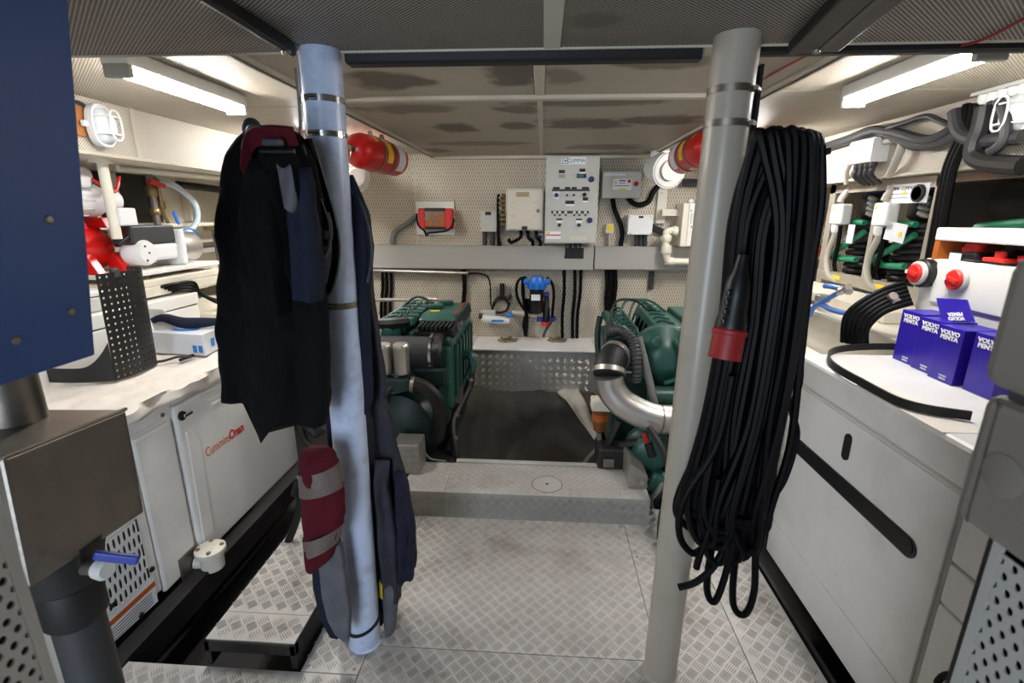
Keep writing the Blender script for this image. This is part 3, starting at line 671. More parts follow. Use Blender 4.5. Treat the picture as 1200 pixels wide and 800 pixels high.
# ------------------------------------------------------------------ left recess: tank, pump set, pipes
TK = thing('cream_tank', 'long cream ledge with rivets beside the generator top', 'ledge', (-2.0, 3.2, .3))
B(-2.34, -1.88, 2.63, YB-.01, .3, .90).build('body', 'cream', TK, bevel=.01)
B(-2.36, -1.86, 2.63, YB-.01, .90, .925).build('top_flange', 'cream', TK, bevel=.004)
for k in range(5): MB().lathe((-1.90, 2.75+.3*k, .925), (0, 0, 1), [(0, .014), (.006, .012), (.009, .006)], 8).build('rivet', 'white_plastic', TK)
BR = thing('pump_bearer', 'cream bearer frame carrying the white pump board', 'bracket', (-2.2, 2.5, 1.01))
B(-2.36, -2.02, 2.12, 2.9, 1.12, 1.158).build('bearer', 'cream', BR, bevel=.006)
B(-2.06, -2.02, 2.12, 2.9, 1.07, 1.12).build('lip', 'cream', BR, bevel=.004)
for y in (2.2, 2.45, 2.75): MB().cyl((-2.12, y, 1.158), (-2.12, y, 1.18), .025, n=12).build('rubber_foot', 'amber', BR)
PBd = B(-2.33, -2.03, 2.18, 2.93, 1.181, 1.203).build('mounting_board', 'white_board', bevel=.003); tag(PBd, 'thin white mounting board under the pumps', 'board')
PT = thing('pressure_tank', 'glossy red pressure tank pump base beside the blue cabinet', 'tank', (-2.25, 2.25, 1.203))
MB().lathe((-2.30, 1.86, 1.325), (0, 1, 0), [(0, .03), (.02, .085), (.06, .112), (.50, .112), (.54, .085), (.57, .03)], 28).build('shell', 'red_gloss', PT, smooth=True)
MB().lathe((-2.30, 2.10, 1.325), (0, 1, 0), [(0, .115), (.018, .115)], 28).build('seam_band', 'red_gloss', PT, smooth=True)
for y in (2.19, 2.34):
    MB().prism([(-2.21, y, 1.204), (-2.13, y, 1.204), (-2.18, y, 1.30), (-2.23, y, 1.29)], (0, .045, 0)).build('foot', 'red_gloss', PT, bevel=.003)
    MB().prism([(-2.34, y, 1.42), (-2.18, y, 1.42), (-2.20, y, 1.47), (-2.32, y, 1.47)], (0, .05, 0)).build('saddle', 'red_gloss', PT, bevel=.003)
WP = thing('white_motor', 'white electric pump motor with terminal box on top of red tank', 'motor', (-2.26, 2.2, 1.47))
MB().lathe((-2.26, 2.06, 1.555), (0, 1, 0), [(0, .05), (.02, .075), (.26, .078), (.28, .085), (.3, .085), (.36, .06), (.44, .055)], 24).build('motor_body', 'white_plastic', WP, smooth=True)
mb = MB()
for k in range(10):
    a = k*PI/5; mb.obox((-2.26+.08*math.cos(a), 2.20, 1.555+.08*math.sin(a)), (.006, .22, .012), Matrix.Rotation(-a, 3, 'Y'))
mb.build('cooling_fin', 'panel_grey', WP)
MB().obox((-2.20, 2.20, 1.645), (.10, .17, .055), Matrix.Rotation(.25, 3, 'Y')).build('terminal_box', 'white_plastic', WP, bevel=.012)
MB().lathe((-2.26, 2.03, 1.555), (0, 1, 0), [(0, .055), (.03, .06)], 20).build('end_cap', 'chrome', WP, smooth=True)
mb = MB(); mb.tube(cr([(-2.15, 2.28, 1.65), (-2.13, 2.33, 1.61), (-2.14, 2.39, 1.60), (-2.16, 2.45, 1.67)], 5), .008, 6); mb.build('red_lead', 'red_plastic', WP, smooth=True)
# white pump with stainless can
WM = thing('white_pump', 'white pump head with black motor cover on the white board', 'pump', (-2.15, 2.55, 1.203))
MB().lathe((-2.17, 2.42, 1.292), (1, 0, 0), [(0, .05), (.02, .066), (.10, .066), (.12, .055)], 28).build('front_housing', 'white_plastic', WM, smooth=True)
B(-2.16, -2.07, 2.42, 2.66, 1.245, 1.33).build('body', 'white_plastic', WM, bevel=.016)
for k, (dy, dz) in enumerate(((-.02, .035), (.0, 0), (-.02, -.038))): MB().lathe((-2.051, 2.42+dy, 1.292+dz), (1, 0, 0), [(0, .006), (.004, .005)], 8).build('screw', 'print_black', WM)
B(-2.19, -2.075, 2.36, 2.655, 1.335, 1.43).build('motor_cover', 'dark_grey', WM, bevel=.008)
MB().obox((-2.10, 2.34, 1.365), (.03, .12, .02), Matrix.Rotation(.5, 3, 'X')).build('lever', 'black_plastic', WM, bevel=.005)
B(-2.22, -2.05, 2.66, 2.70, 1.204, 1.405).build('bracket', 'white_plastic', WM, bevel=.012)
SS = thing('steel_canister', 'stainless cylinder with blue tube on the white board', 'canister', (-2.16, 2.8, 1.203))
MB().lathe((-2.15, 2.705, 1.30), (0, 1, 0), [(0, .085), (.15, .085), (.165, .075), (.17, .02)], 28).build('can', 'steel', SS, smooth=True)
MB().cyl((-2.15, 2.87, 1.30), (-2.15, 2.93, 1.30), .012).build('outlet', 'brass', SS)
mb = MB(); mb.tube(cr([(-2.1, 2.69, 1.36), (-2.1, 2.74, 1.40), (-2.1, 2.83, 1.40), (-2.12, 2.90, 1.36), (-2.15, 2.93, 1.32)], 6), .005, 6); mb.build('blue_tube', 'blue_plastic', SS, smooth=True)
# cream vertical pipe with flange and box
VP_ = thing('standpipe', 'cream vertical pipe with ceiling flange in front of the white motor', 'pipe', (-2.09, 2.36, 1.36))
p0, p1 = at_x(121, 198, -2.08), at_x(135, 268, -2.08)
MB().cyl((-2.08, p0.y, 1.735), (-2.08, p1.y, 1.37), .022).build('tube', 'cream_pipe', VP_, smooth=True)
MB().lathe((-2.08, p0.y, 1.735), (0, 0, -1), [(0, .05), (.012, .05), (.016, .03)], 20).build('flange', 'cream_pipe', VP_)
MB().obox((-2.07, p1.y+.05, 1.475), (.06, .10, .085)).build('switch_box', 'white_plastic', VP_, bevel=.008)
# piping behind
def pipe_thing(name, label, cat, pts, r, mt, fit=None, n=10, sm=5, extra=None):
    pts = [Vector(p) for p in pts]; lo = min(p.z for p in pts)
    t = thing(name, label, cat, (pts[0].x, pts[0].y, lo))
    MB().tube(cr(pts, sm) if sm else pts, r, n).build('tube', mt, t, smooth=True)
    for (p, d, l, rr, m2) in (fit or []):
        p = Vector(p); d = Vector(d).normalized(); MB().lathe(p-d*l/2, d, [(0, rr*.85), (l*.15, rr), (l*.85, rr), (l, rr*.85)], 10).build('fitting', m2, t, smooth=True)
    return t
H1 = pipe_thing('clear_hose', 'translucent grey hose arching from a red valve', 'hose', [(-2.4, 2.98, 1.68), (-2.38, 3.12, 1.66), (-2.36, 3.24, 1.56), (-2.36, 3.24, 1.44), (-2.38, 3.14, 1.36), (-2.4, 3.0, 1.345)], .02, 'clear_hose', [((-2.4, 2.97, 1.68), (0, 1, 0), .05, .026, 'steel_dull'), ((-2.4, 3.0, 1.345), (0, 1, 0), .05, .027, 'brass')])
MB().obox((-2.36, 2.94, 1.665), (.03, .12, .025), Matrix.Rotation(-.2, 3, 'X')).build('red_lever', 'red_plastic', H1, bevel=.006)
pipe_thing('pipe_manifold', 'brass and steel riser pipe with fittings behind the stainless cylinder', 'pipe', [(-2.4, 2.94, 1.72), (-2.4, 2.94, 1.22)], .02, 'steel_dull', [((-2.4, 2.94, 1.62), (0, 0, 1), .06, .03, 'brass'), ((-2.4, 2.94, 1.5), (0, 0, 1), .04, .028, 'brass'), ((-2.4, 2.94, 1.35), (0, 0, 1), .08, .034, 'brass'), ((-2.4, 2.94, 1.27), (0, 0, 1), .03, .03, 'steel_dull')], sm=0)
v2 = pipe_thing('valve_branch', 'small branch pipe with blue lever valve behind the clear hose', 'valve', [(-2.48, 3.1, 1.66), (-2.48, 3.1, 1.5), (-2.5, 3.16, 1.42), (-2.5, 3.2, 1.30)], .012, 'brass', [((-2.48, 3.1, 1.54), (0, 0, 1), .05, .022, 'brass')])
MB().obox((-2.45, 3.17, 1.46), (.012, .022, .09), Matrix.Rotation(.3, 3, 'X')).build('blue_lever', 'blue_plastic', v2, bevel=.003)
v3 = pipe_thing('valve_riser', 'dark riser pipe with long blue handle beside the cream pipe', 'valve', [(-2.5, 2.6, 1.70), (-2.5, 2.6, 1.45), (-2.5, 2.66, 1.38)], .02, 'dark_grey', [((-2.5, 2.6, 1.6), (0, 0, 1), .07, .034, 'steel_dull'), ((-2.5, 2.62, 1.46), (0, 0, 1), .05, .032, 'brass')])
mb = MB(); mb.tube([(-2.4, 2.66, 1.40), (-2.38, 2.70, 1.41), (-2.38, 2.72, 1.52)], .012, 8); mb.build('blue_handle', 'blue_handle', v3, smooth=True)
MB().obox((-2.42, 2.52, 1.655), (.03, .13, .022)).build('blue_lever', 'blue_handle', v3, bevel=.006)
for k, (z, yy) in enumerate(((1.55, 3.72), (1.47, 3.70))):
    t = thing('clamp_handle', ('upper' if k == 0 else 'lower')+' black clamp handle sticking out by the jacket', 'clamp', (-2.4, yy, z-.03), 'clamp handles by the jacket')
    mb = MB(); mb.tube([(-2.4, yy-.08, z), (-2.36, yy, z), (-2.32, yy+.16, z-.01)], .022, 10, rf=lambda t_: .7+.5*math.sin(t_*PI)); mb.build('grip', 'black_rubber', t, smooth=True)
    MB().cyl((-2.33, yy+.14, z-.03), (-2.33, yy+.14, z+.03), .02).build('hub', 'steel_dull', t, smooth=True)
pipe_thing('black_pipe', 'dark pipe along the hull under the soffit near the jacket', 'pipe', [(-2.5, 3.3, 1.68), (-2.45, 3.6, 1.665), (-2.4, 3.85, 1.64), (-2.38, 3.9, 1.5)], .025, 'black_rubber', [((-2.39, 3.88, 1.6), (0, 0, 1), .06, .035, 'steel_dull')])
pipe_thing('cream_conduit', 'cream bent conduit under the left soffit', 'pipe', [(-2.2, 2.5, 1.715), (-2.12, 3.2, 1.715), (-2.04, 3.5, 1.70), (-2.0, 3.55, 1.715)], .016, 'cream_pipe')
pipe_thing('hull_pipe', 'brown hull pipe running along the left side shelf', 'pipe', [(-2.58, 2.9, 1.255), (-2.58, YB-.02, 1.255)], .02, 'steel_dull', sm=0, fit=[((-2.58, 2.95, 1.255), (0, 1, 0), .08, .03, 'brass')])
tn = thing('tubular_stand', 'thin grey tubular stand behind the jacket', 'stand', (-2.05, 3.5, .925))
p = at_y(250, 268, 3.3); q = at_y(262, 330, 3.3)
MB().tube([p, Vector((q.x, q.y, .93))], .014, 8).build('leg', 'steel_dull', tn, smooth=True)
MB().tube([p+Vector((-.06, 0, .0)), p+Vector((.10, 0, .01))], .018, 8).build('top_bar', 'brass', tn, smooth=True)
bx = B(-2.3, -2.16, 3.25, 3.42, .926, 1.0).build('fuse_block', 'black_plastic', bevel=.008); tag(bx, 'small black block on the cream ledge', 'block')
# corrugated insulation hose at top
pipe_thing('grey_duct', 'grey flexible hose at the top of the left recess by the blue cabinet', 'hose', [(-2.45, 1.75, 1.66), (-2.42, 2.0, 1.69), (-2.44, 2.25, 1.68), (-2.5, 2.4, 1.62)], .035, 'grey_hose')
rv = thing('round_valve', 'round white valve wheel behind the cream pipe', 'valve', (-2.2, 2.38, 1.62))
MB().lathe((-2.22, 2.30, 1.665), (1, 0, 0), [(0, .038), (.02, .042), (.03, .03)], 20).build('wheel', 'white_plastic', rv, smooth=True)
# bulkhead lamp on wood pad (left)
def bulkhead_lamp(X, y, z, s, label):
    t = thing('bulkhead_lamp', label, 'lamp', (X, y, z-.09), 'oval bulkhead lamps')
    d = 1 if s < 0 else -1
    def oval(ry, rz, x, n=28): return [Vector((x, y+ry*math.copysign(abs(math.cos(2*PI*k/n))**.75, math.cos(2*PI*k/n)), z+rz*math.copysign(abs(math.sin(2*PI*k/n))**.75, math.sin(2*PI*k/n)))) for k in range(n)]
    MB().prism(oval(.055, .085, X+d*.012), (d*.03, 0, 0)).build('base', 'white_plastic', t, bevel=.006)
    mb = MB(); rings = [oval(.043*k, .072*k, X+d*(.042+.055*math.sqrt(max(0, 1-k*k)))) for k in (1, .97, .88, .7, .4, .02)]
    n = 28
    mb.add([p_ for r in rings for p_ in r], [(i*n+j, i*n+(j+1) % n, (i+1)*n+(j+1) % n, (i+1)*n+j) for i in range(len(rings)-1) for j in range(n)]); mb.build('glass', 'glass_lamp', t, smooth=True, ang=60)
    mb = MB(); mb.tube(oval(.052, .082, X+d*.046), .005, 6, closed=True); mb.tube(oval(.028, .06, X+d*.105), .004, 6, closed=True)
    for dz in (-.035, .035): mb.tube([(X+d*.046, y-.05, z+dz), (X+d*.10, y-.028, z+dz), (X+d*.105, y, z+dz), (X+d*.10, y+.028, z+dz), (X+d*.046, y+.05, z+dz)], .004, 6)
    mb.build('guard', 'white_plastic', t, smooth=True)
    for dy in (-.06, .06): B(X+min(d*.012, d*.03), X+max(d*.012, d*.03), y+dy-.014, y+dy+.014, z-.012, z+.012).build('lug', 'white_plastic', t, bevel=.003)
    return t
p = at_x(104, 147, -1.95)
wp = MB().lathe((-1.951, p.y-.05, p.z+.01), (1, 0, 0), [(0, .062), (.012, .062), (.014, .058)], 24).build('wood_pad', 'wood'); tag(wp, 'round wooden pad behind the left bulkhead lamp', 'wood pad')
bulkhead_lamp(-1.94, p.y+.012, p.z, -1, 'white caged oval bulkhead lamp on a wooden pad')
p2 = at_x(48, 103, -1.945)
mb = MB(); mb.tube(cr([p2+Vector((.01, -.5, .01)), p2+Vector((.01, -.05, 0)), Vector((-1.935, p.y-.10, p.z+.085)), Vector((-1.935, p.y-.03, p.z+.08)), Vector((-1.93, p.y-.01, p.z+.06))], 5), .007, 6)
tag(mb.build('lamp_cable', 'dark_grey', smooth=True), 'dark cable feeding the left caged lamp', 'cable')

# ------------------------------------------------------------------ foreground left
BLX = -.72
q = [at_x(112, 416, BLX), at_x(80, 0, BLX)]
top = q[0]+(q[1]-q[0])*1.09
BC = thing('blue_cabinet', 'blue painted metal cabinet side filling the left edge', 'cabinet', (BLX-.1, .4, q[0].z))
poly = [q[0], top, Vector((BLX, .05, top.z)), Vector((BLX, .05, q[0].z-.004))]
MB().prism(poly, (-.35, 0, 0)).build('side_panel', 'blue_cabinet', BC, bevel=.003)
for px in ((57, 257), (83, 365), (18, 399)):
    p = at_x(*px, BLX); o = MB().lathe((BLX-.001, p.y, p.z), (1, 0, 0), [(0, .006), (.0025, .006), (.004, .0045), (.004, .002)], 16).build('screw', 'steel_dull', BC, smooth=True)
# stainless box with weld seams, neck and dark pipe
SX = -.85
c0, c1, c2, c3 = at_x(148, 479, SX), at_x(3, 537, SX), at_x(170, 600, SX), at_x(36, 690, SX)
SB = thing('steel_box', 'dull stainless welded exhaust box below the blue cabinet', 'metal box', (SX-.12, .75, c2.z-.3))
e = Vector((-.32, -.02, 0))
MB().prism([c0, c1, c3, c2], e).build('box', 'steel_dull', SB, bevel=.006)
rnd = random.Random(3); mb = MB(); K = 46
mb.tube([c1.lerp(c0, k/K)+Vector((.0, 0, .0003+.0008*rnd.random())) for k in range(K+1)], .0045, 6, rf=lambda t_: .85+.12*math.sin(t_*150)); mb.build('weld_seam', 'steel_dull', SB, smooth=True)
nk = at_z(10, 470, c0.z+.03)
MB().lathe((SX-.16, nk.y-.03, c0.z-.01), (0, 0, 1), [(0, .055), (.02, .05), (.14, .05)], 28).build('neck', 'steel_dull', SB, smooth=True)
mid = (c2+c3)/2
PX_ = Vector((SX-.07, at_x(96, 740, SX-.07).y, 0))
DP = thing('dark_pipe', 'thick dark grey pipe with flange under the stainless box', 'pipe', (PX_.x, PX_.y, 0))
MB().cyl((PX_.x, PX_.y, 0), (PX_.x, PX_.y, c2.z-.10), .043, n=28).build('tube', 'dark_grey', DP, smooth=True)
MB().lathe((PX_.x, PX_.y, c2.z-.16), (0, 0, 1), [(0, .045), (.01, .052), (.07, .052), (.085, .05)], 28).build('sleeve', 'black_rubber', DP, smooth=True)
MB().lathe((PX_.x, PX_.y, c2.z-.07), (0, 0, 1), [(0, .056), (.09, .075)], 24).build('flange', 'black_paint', DP, smooth=True)
hp0, hp1 = at_x(110, 650, SX+.04), at_x(163, 656, SX+.10)
VH = thing('lever_valve', 'blue lever handle with white hub beside the dark pipe', 'valve', hp0)
d = (hp1-hp0); MB().obox((hp0+hp1)/2, (d.length, .012, .018), d.to_track_quat('X', 'Z').to_matrix()).build('lever', 'blue_handle', VH, bevel=.004)
MB().lathe(at_x(118, 665, SX+.03), (1, -.3, 0), [(0, .02), (.015, .02), (.02, .014)], 18).build('hub', 'panel_grey', VH, smooth=True)
MB().cyl(at_x(118, 665, SX+.03), PX_+Vector((0, 0, at_x(118, 665, SX+.03).z-.02)), .014).build('stem', 'steel_dull', VH, smooth=True)
# perforated guard at the lower left and lower right edge: real holes
def guard(name, label, X, ye, z0, z1, mt, s):
    pit = .0135; nv = int((z1-z0)/pit); nu = 22
    mb = perf_sheet(lambda a_, b_: (X, ye-a_*pit, z0+b_*pit), nu, nv, hr=.28, squash=1.15, stagger=True)
    t = thing(name, label, 'metal guard', (X, ye-.15, z0)); mb.build('perforated_sheet', mt, t, solid=.002)
    d = -.006 if X < 0 else .006; B(X-.0015, X+.0015, ye-.006, ye+.004, z0, z1).build('edge_strip', mt, t); B(min(X+d, X+d*1.3), max(X+d, X+d*1.3), ye-.30, ye-.003, z0, z1).build('dark_hole_backing', 'black_paint', t); return t  # black plate added behind the holes so they look dark
e0 = at_x(0, 605, -.5)
mbp = guard('perforated_guard', 'white perforated metal guard at the lower left corner', -.5, e0.y, .55, e0.z+.02, 'white_enamel', 1)
# ------------------------------------------------------------------ back wall equipment
YF = YB-.001
def wbox(px, depth, mt, t, name='body', bevel=.004, y1=None):
    x0, x1, z0, z1 = rectY(*px, (y1 or YF)-depth)
    return B(x0, x1, (y1 or YF)-depth, (y1 or YF), z0, z1).build(name, mt, t, bevel=bevel), (x0, x1, z0, z1, (y1 or YF)-depth)
def wthing(name, label, cat, px, depth, group=None):
    x0, x1, z0, z1 = rectY(*px, YF-depth); return thing(name, label, cat, ((x0+x1)/2, YF-depth/2, z0), group)
def flat(px, Y, mt, t, name, th=.002, bevel=0):
    x0, x1, z0, z1 = rectY(*px, Y); return B(x0, x1, Y-th, Y+.0005, z0, z1).build(name, mt, t, bevel=bevel)
def disc(x, y, rp, Y, mt, t, name, h=.01, n=18):
    p = at_y(x, y, Y); r = rp*Y/FPX; return MB().lathe(p, (0, -1, 0), [(-.001, r), (h*.7, r), (h, r*.8)], n).build(name, mt, t, smooth=True)
# cable trays
TR = []
for px, lab in (((418, 288, 695.5, 315), 'long grey cable tray lid below the red charger'), ((697, 289.5, 870, 316.5), 'shorter grey cable tray lid right of the control cabinet')):
    t = wthing('cable_tray', lab, 'cable tray', px, .09, 'cable trays'); o, r = wbox(px, .09, 'tray_grey', t, 'cover', .004); TR.append(t)
    B(r[0], r[1], YF-.094, YF-.088, r[3]-.01, r[3]+.004).build('rim', 'panel_grey_dark', t)
YT = YF-.09
o = flat((662, 289, 684, 303), YT, 'black_paint', TR[0], 'cable_cutout')
mb = MB(); rnd = random.Random(5)
for k in range(9):
    a = at_y(663+2.3*k, 284, YT-.01); b_ = at_y(661+2.6*k+rnd.uniform(-3, 3), 302, YT-.006); mb.tube(cr([a, a.lerp(b_, .5)+Vector((rnd.uniform(-.02, .02), -.01, 0)), b_], 4), .005, 5)
mb.build('wire', 'dark_grey', TR[0], smooth=True, kind='stuff')
# control cabinet
t = wthing('control_cabinet', 'tall grey control cabinet with switches and teal maker plate on the back wall', 'control cabinet', (639, 183, 701, 285), .2)
o, r = wbox((639, 183, 701, 285), .2, 'panel_grey', t, 'body', .004); YC = r[4]
B(r[0]+.008, r[1]-.008, YC-.004, YC, r[2]+.008, r[3]-.008).build('door', 'panel_grey', t, bevel=.002); YC -= .004
pl = flat((658, 184, 686.5, 192.5), YC, 'print_white', t, 'name_plate')
p = at_y(675, 188.3, YC-.0025); text('CLIMMA', .042, p, (1, 0, 0), (0, 0, 1), 'print_teal', t, sx=.95)
mb = MB(); p = at_y(662.5, 188.3, YC-.002)
for a, b_, c, d in ((-.022, .022, .018, .022), (-.022, .022, -.022, -.018), (-.022, -.018, -.022, .022), (.018, .022, -.022, .022), (-.007, .007, -.007, .007)): mb.box(p.x+a, p.x+b_, p.y-.0015, p.y, p.z+c, p.z+d)
mb.build('emblem', 'print_teal', t)
for px in ((655, 199, 662, 203), (679, 197.5, 686, 201.5), (648, 219, 656, 222), (662, 219, 668, 222), (670, 219, 676, 222), (682, 219, 690, 222), (683, 231, 689, 235)):
    flat(px, YC, 'print_black', t, 'tag_plate')
    flat((px[0], px[3], px[2], px[3]+2.2), YC, 'print_white', t, 'tag_label')
flat((655, 204, 662, 208.5), YC, 'panel_grey_dark', t, 'meter', .006)
flat((676, 203.5, 687, 208.5), YC, 'print_black', t, 'display', .006); flat((677.5, 204.5, 684, 207.5), YC-.006, 'print_teal', t, 'display_window', .001)
flat((647, 221.5, 691, 224), YC, 'dark_grey', t, 'switch_rail', .003); flat((646, 247, 690, 250), YC, 'dark_grey', t, 'switch_rail', .003)
for px in ((693, 210, 3.1), (691, 258, 3.1)): disc(*px, YC, 'print_dark_blue', t, 'lock', .012)
rs = flat((648, 225, 655.5, 232.5), YC, 'print_white', t, 'rotary_plate', .004); disc(652, 228.6, 2.3, YC-.004, 'print_dark_blue', t, 'rotary_switch', .016)
for x in (664.5, 672.5): disc(x, 228.6, 1.2, YC, 'print_black', t, 'push_button', .01, 10)
disc(685, 228, 2.2, YC, 'black_plastic', t, 'selector', .018)
flat((662.5, 235, 673, 239), YC, 'print_black', t, 'counter', .005); flat((662.5, 239, 673, 241.5), YC, 'print_white', t, 'counter_label')
for x in (650, 656, 663, 673, 679, 686): flat((x-1.5, 247.5, x+1.5, 249.6), YC-.003, 'print_white', t, 'fuse_tag', .001); disc(x, 252, 1.1, YC, 'print_black', t, 'push_button', .01, 10)
for x in (655.5, 678.5):
    flat((x-3.5, 256, x+3.5, 258), YC, 'print_black', t, 'tag_plate'); flat((x-3.5, 258, x+3.5, 261), YC, 'print_white', t, 'tag_label'); disc(x, 263.6, 2.0, YC, 'black_plastic', t, 'selector', .018)
wl_ = flat((640, 271, 657, 280), YC, 'print_white', t, 'warning_label'); flat((640, 274.6, 657, 276), YC-.002, 'print_red', t, 'red_line', .0006); flat((641, 271.6, 644.5, 274), YC-.002, 'print_yellow', t, 'warning_mark', .0006)
flat((668, 277, 687, 281.5), YC, 'cream', t, 'door_label')
# box with warning sticker, white junction box, socket
t = wthing('junction_box', 'grey cabinet with yellow warning sticker right of the control cabinet', 'electrical box', (706, 200.5, 752, 232), .14)
o, r = wbox((706, 200.5, 752, 232), .14, 'panel_grey', t, 'body'); Y = r[4]
flat((718, 209.5, 740, 222.5), Y, 'print_white', t, 'sticker'); p0, p1, p2 = at_y(719.5, 214.8, Y-.002), at_y(724, 214.8, Y-.002), at_y(721.7, 210.6, Y-.002)
MB().prism([p0, p1, p2], (0, -.0008, 0)).build('warning_triangle', 'print_yellow', t)
disc(737.5, 212.2, 1.9, Y-.002, 'print_red', t, 'prohibition_mark', .001); flat((725.5, 211, 733.5, 212.3), Y-.002, 'print_dark_blue', t, 'sticker_text', .0006); flat((725.5, 214, 733, 214.8), Y-.002, 'print_grey', t, 'sticker_text', .0006)
flat((720, 217, 738, 218), Y-.002, 'print_grey', t, 'sticker_text', .0006); flat((725, 221, 734, 223), Y-.002, 'print_yellow', t, 'yellow_tab', .0008); flat((708.5, 203.5, 733, 205.5), Y, 'print_white', t, 'top_label')
disc(745.3, 215.3, 2.6, Y, 'red_dark', t, 'lock', .014)
t = wthing('switch_box', 'plain white box with grey cables below above the short tray', 'electrical box', (736, 252, 765, 275), .12)
o, r = wbox((736, 252, 765, 275), .12, 'white_plastic', t, 'body'); flat((748.5, 253, 754, 255.5), r[4], 'print_black', t, 'tag_plate')
for x, y in ((738.5, 254), (763, 254), (738.5, 273.5), (763, 273.5)): disc(x, y, .8, r[4], 'panel_grey_dark', t, 'screw', .003, 8)
for x in (746, 751, 756): pts = [at_y(x, 274, YF-.05), at_y(x, 290, YF-.05)]; MB().tube(pts, .018, 8).build('cable', 'dark_grey', t, smooth=True)
t = wthing('wall_socket', 'small cream socket with yellow window between wall boxes', 'socket', (710, 262, 719.5, 273.5), .05)
o, r = wbox((710, 262, 719.5, 273.5), .05, 'cream_pipe', t, 'body', .008); flat((712, 263.5, 718.5, 271), r[4], 'print_yellow', t, 'window', .003)
MB().tube([at_y(714, 273, YF-.03), at_y(714, 290, YF-.03)], .014, 8).build('conduit', 'conduit', t, smooth=True)
def cable(name, label, pts, r, mt='black_cable', n=8, sm=5, cat='cable'):
    o = MB().tube(cr(pts, sm), r, n).build(name, mt, smooth=True); return tag(o, label, cat)
W = lambda x, y, d=.03: at_y(x, y, YF-d)
cable('wall_cable', 'thick black cable from the sticker cabinet down to the tray', [W(718, 233, .06), W(720, 245), W(727, 262), W(729, 275), W(727, 289)], .02)
cable('wall_cable', 'thick black cable looping from the sticker cabinet to the round duct', [W(736, 232, .06), W(742, 238), W(750, 240), W(760, 236), W(765, 226), W(771, 218)], .022)
# breaker cabinet with slit, cream plumbing
t = wthing('breaker_cabinet', 'cream cabinet with brightly lit door half behind the beige pillar', 'electrical box', (797, 238, 830, 289), .2)
o, r = wbox((799, 238, 832, 289), .2, 'cream', t, 'body'); Y = r[4]
x0, x1, z0, z1 = rectY(806, 238.5, 832, 288.5, Y-.004); B(x0, x1, Y-.012, Y, z0, z1).build('door', 'white_enamel', t, bevel=.003)
for y in (247, 266): flat((809.5, y-1.5, 810.8, y+1), Y-.012, 'print_grey', t, 'hinge_mark')
flat((809.4, 250, 810.6, 262), Y-.012, 'panel_grey_dark', t, 'slot'); disc(809, 235.5, 2.6, Y+.1, 'white_plastic', t, 'top_gland', .03)
b2 = wbox((776, 245, 799, 253), .1, 'cream', t, 'duct', .004)
t = wthing('cream_plumbing', 'cream plastic elbow pipe running along the cable tray to the right', 'pipe', (776, 268, 860, 311), .2)
YP = YF-.16
pp = [at_y(792, 270, YP), at_y(783, 271, YP), at_y(780.5, 276, YP), at_y(780.5, 298, YP), at_y(783, 306, YP), at_y(790, 306.5, YP), at_y(880, 307, YP)]
MB().tube(cr(pp[:4], 4)+cr(pp[3:], 4)[1:], .028, 12).build('pipe', 'cream_pipe', t, smooth=True)
for x, y, d, l, rr in ((781, 279, (0, 0, 1), .05, .038), (780.7, 292, (0, 0, 1), .07, .04), (791, 270.5, (1, 0, 0), .04, .038), (786, 306.5, (1, 0, 0), .05, .036)):
    p = at_y(x, y, YP); d = Vector(d); MB().lathe(p-d*l/2, d, [(0, rr*.9), (.01, rr), (l-.01, rr), (l, rr*.9)], 14).build('coupling', 'cream_pipe', t, smooth=True)
for k in range(2): cable('wall_cable', ('upper' if k == 0 else 'lower')+' dark cable from the plain white box toward the cream elbow pipe', [W(764, 264+4*k, .06), W(770, 267+4*k), W(777, 270+4*k)], .016, 'dark_grey')
# charger on white board
t = wthing('battery_charger', 'red charger with orange interior on white board on the back wall', 'charger', (487, 236, 532, 275), .1)
o, r = wbox((487.5, 236, 532.5, 275), .02, 'white_board', t, 'mounting_board')
Y = YF-.09
o, r = wbox((490.5, 244, 530, 268.5), .07, 'black_plastic', t, 'body', .008, y1=YF-.02)
for px in ((490, 244.5, 498, 268.5), (521.5, 244.5, 530.5, 268.5)): x0, x1, z0, z1 = rectY(*px, YF-.1); B(x0, x1, YF-.1, YF-.022, z0, z1).build('red_end', 'red_plastic', t, bevel=.012)
flat((498, 247.5, 521.5, 265.5), YF-.09, 'orange', t, 'interior', .003)
mb = MB(); rnd = random.Random(9)
for k in range(14): p = at_y(500+20*rnd.random(), 249+15*rnd.random(), YF-.095); mb.obox(p, (rnd.uniform(.01, .05), .012, rnd.uniform(.006, .03)))
mb.build('circuit_parts', 'steel_dull', t, kind='stuff')
flat((498, 243.5, 521.5, 246.5), YF-.091, 'print_black', t, 'top_strip', .004)
cable('charger_cable', 'thin dark red and black lead below the red charger', [W(488, 250, .1), W(490, 263, .1), W(497, 270, .09), W(500, 276, .07), W(502, 273, .1), W(512, 272, .11), W(524, 270, .11), W(530, 264, .11), W(532, 256, .1)], .008, 'black_cable')
cable('charger_hose', 'grey corrugated hose from the charger down into the tray', [W(487, 253, .04), W(480, 260, .05), W(468, 268, .06), W(461, 275, .06), W(459, 289, .06)], .02, 'grey_hose')
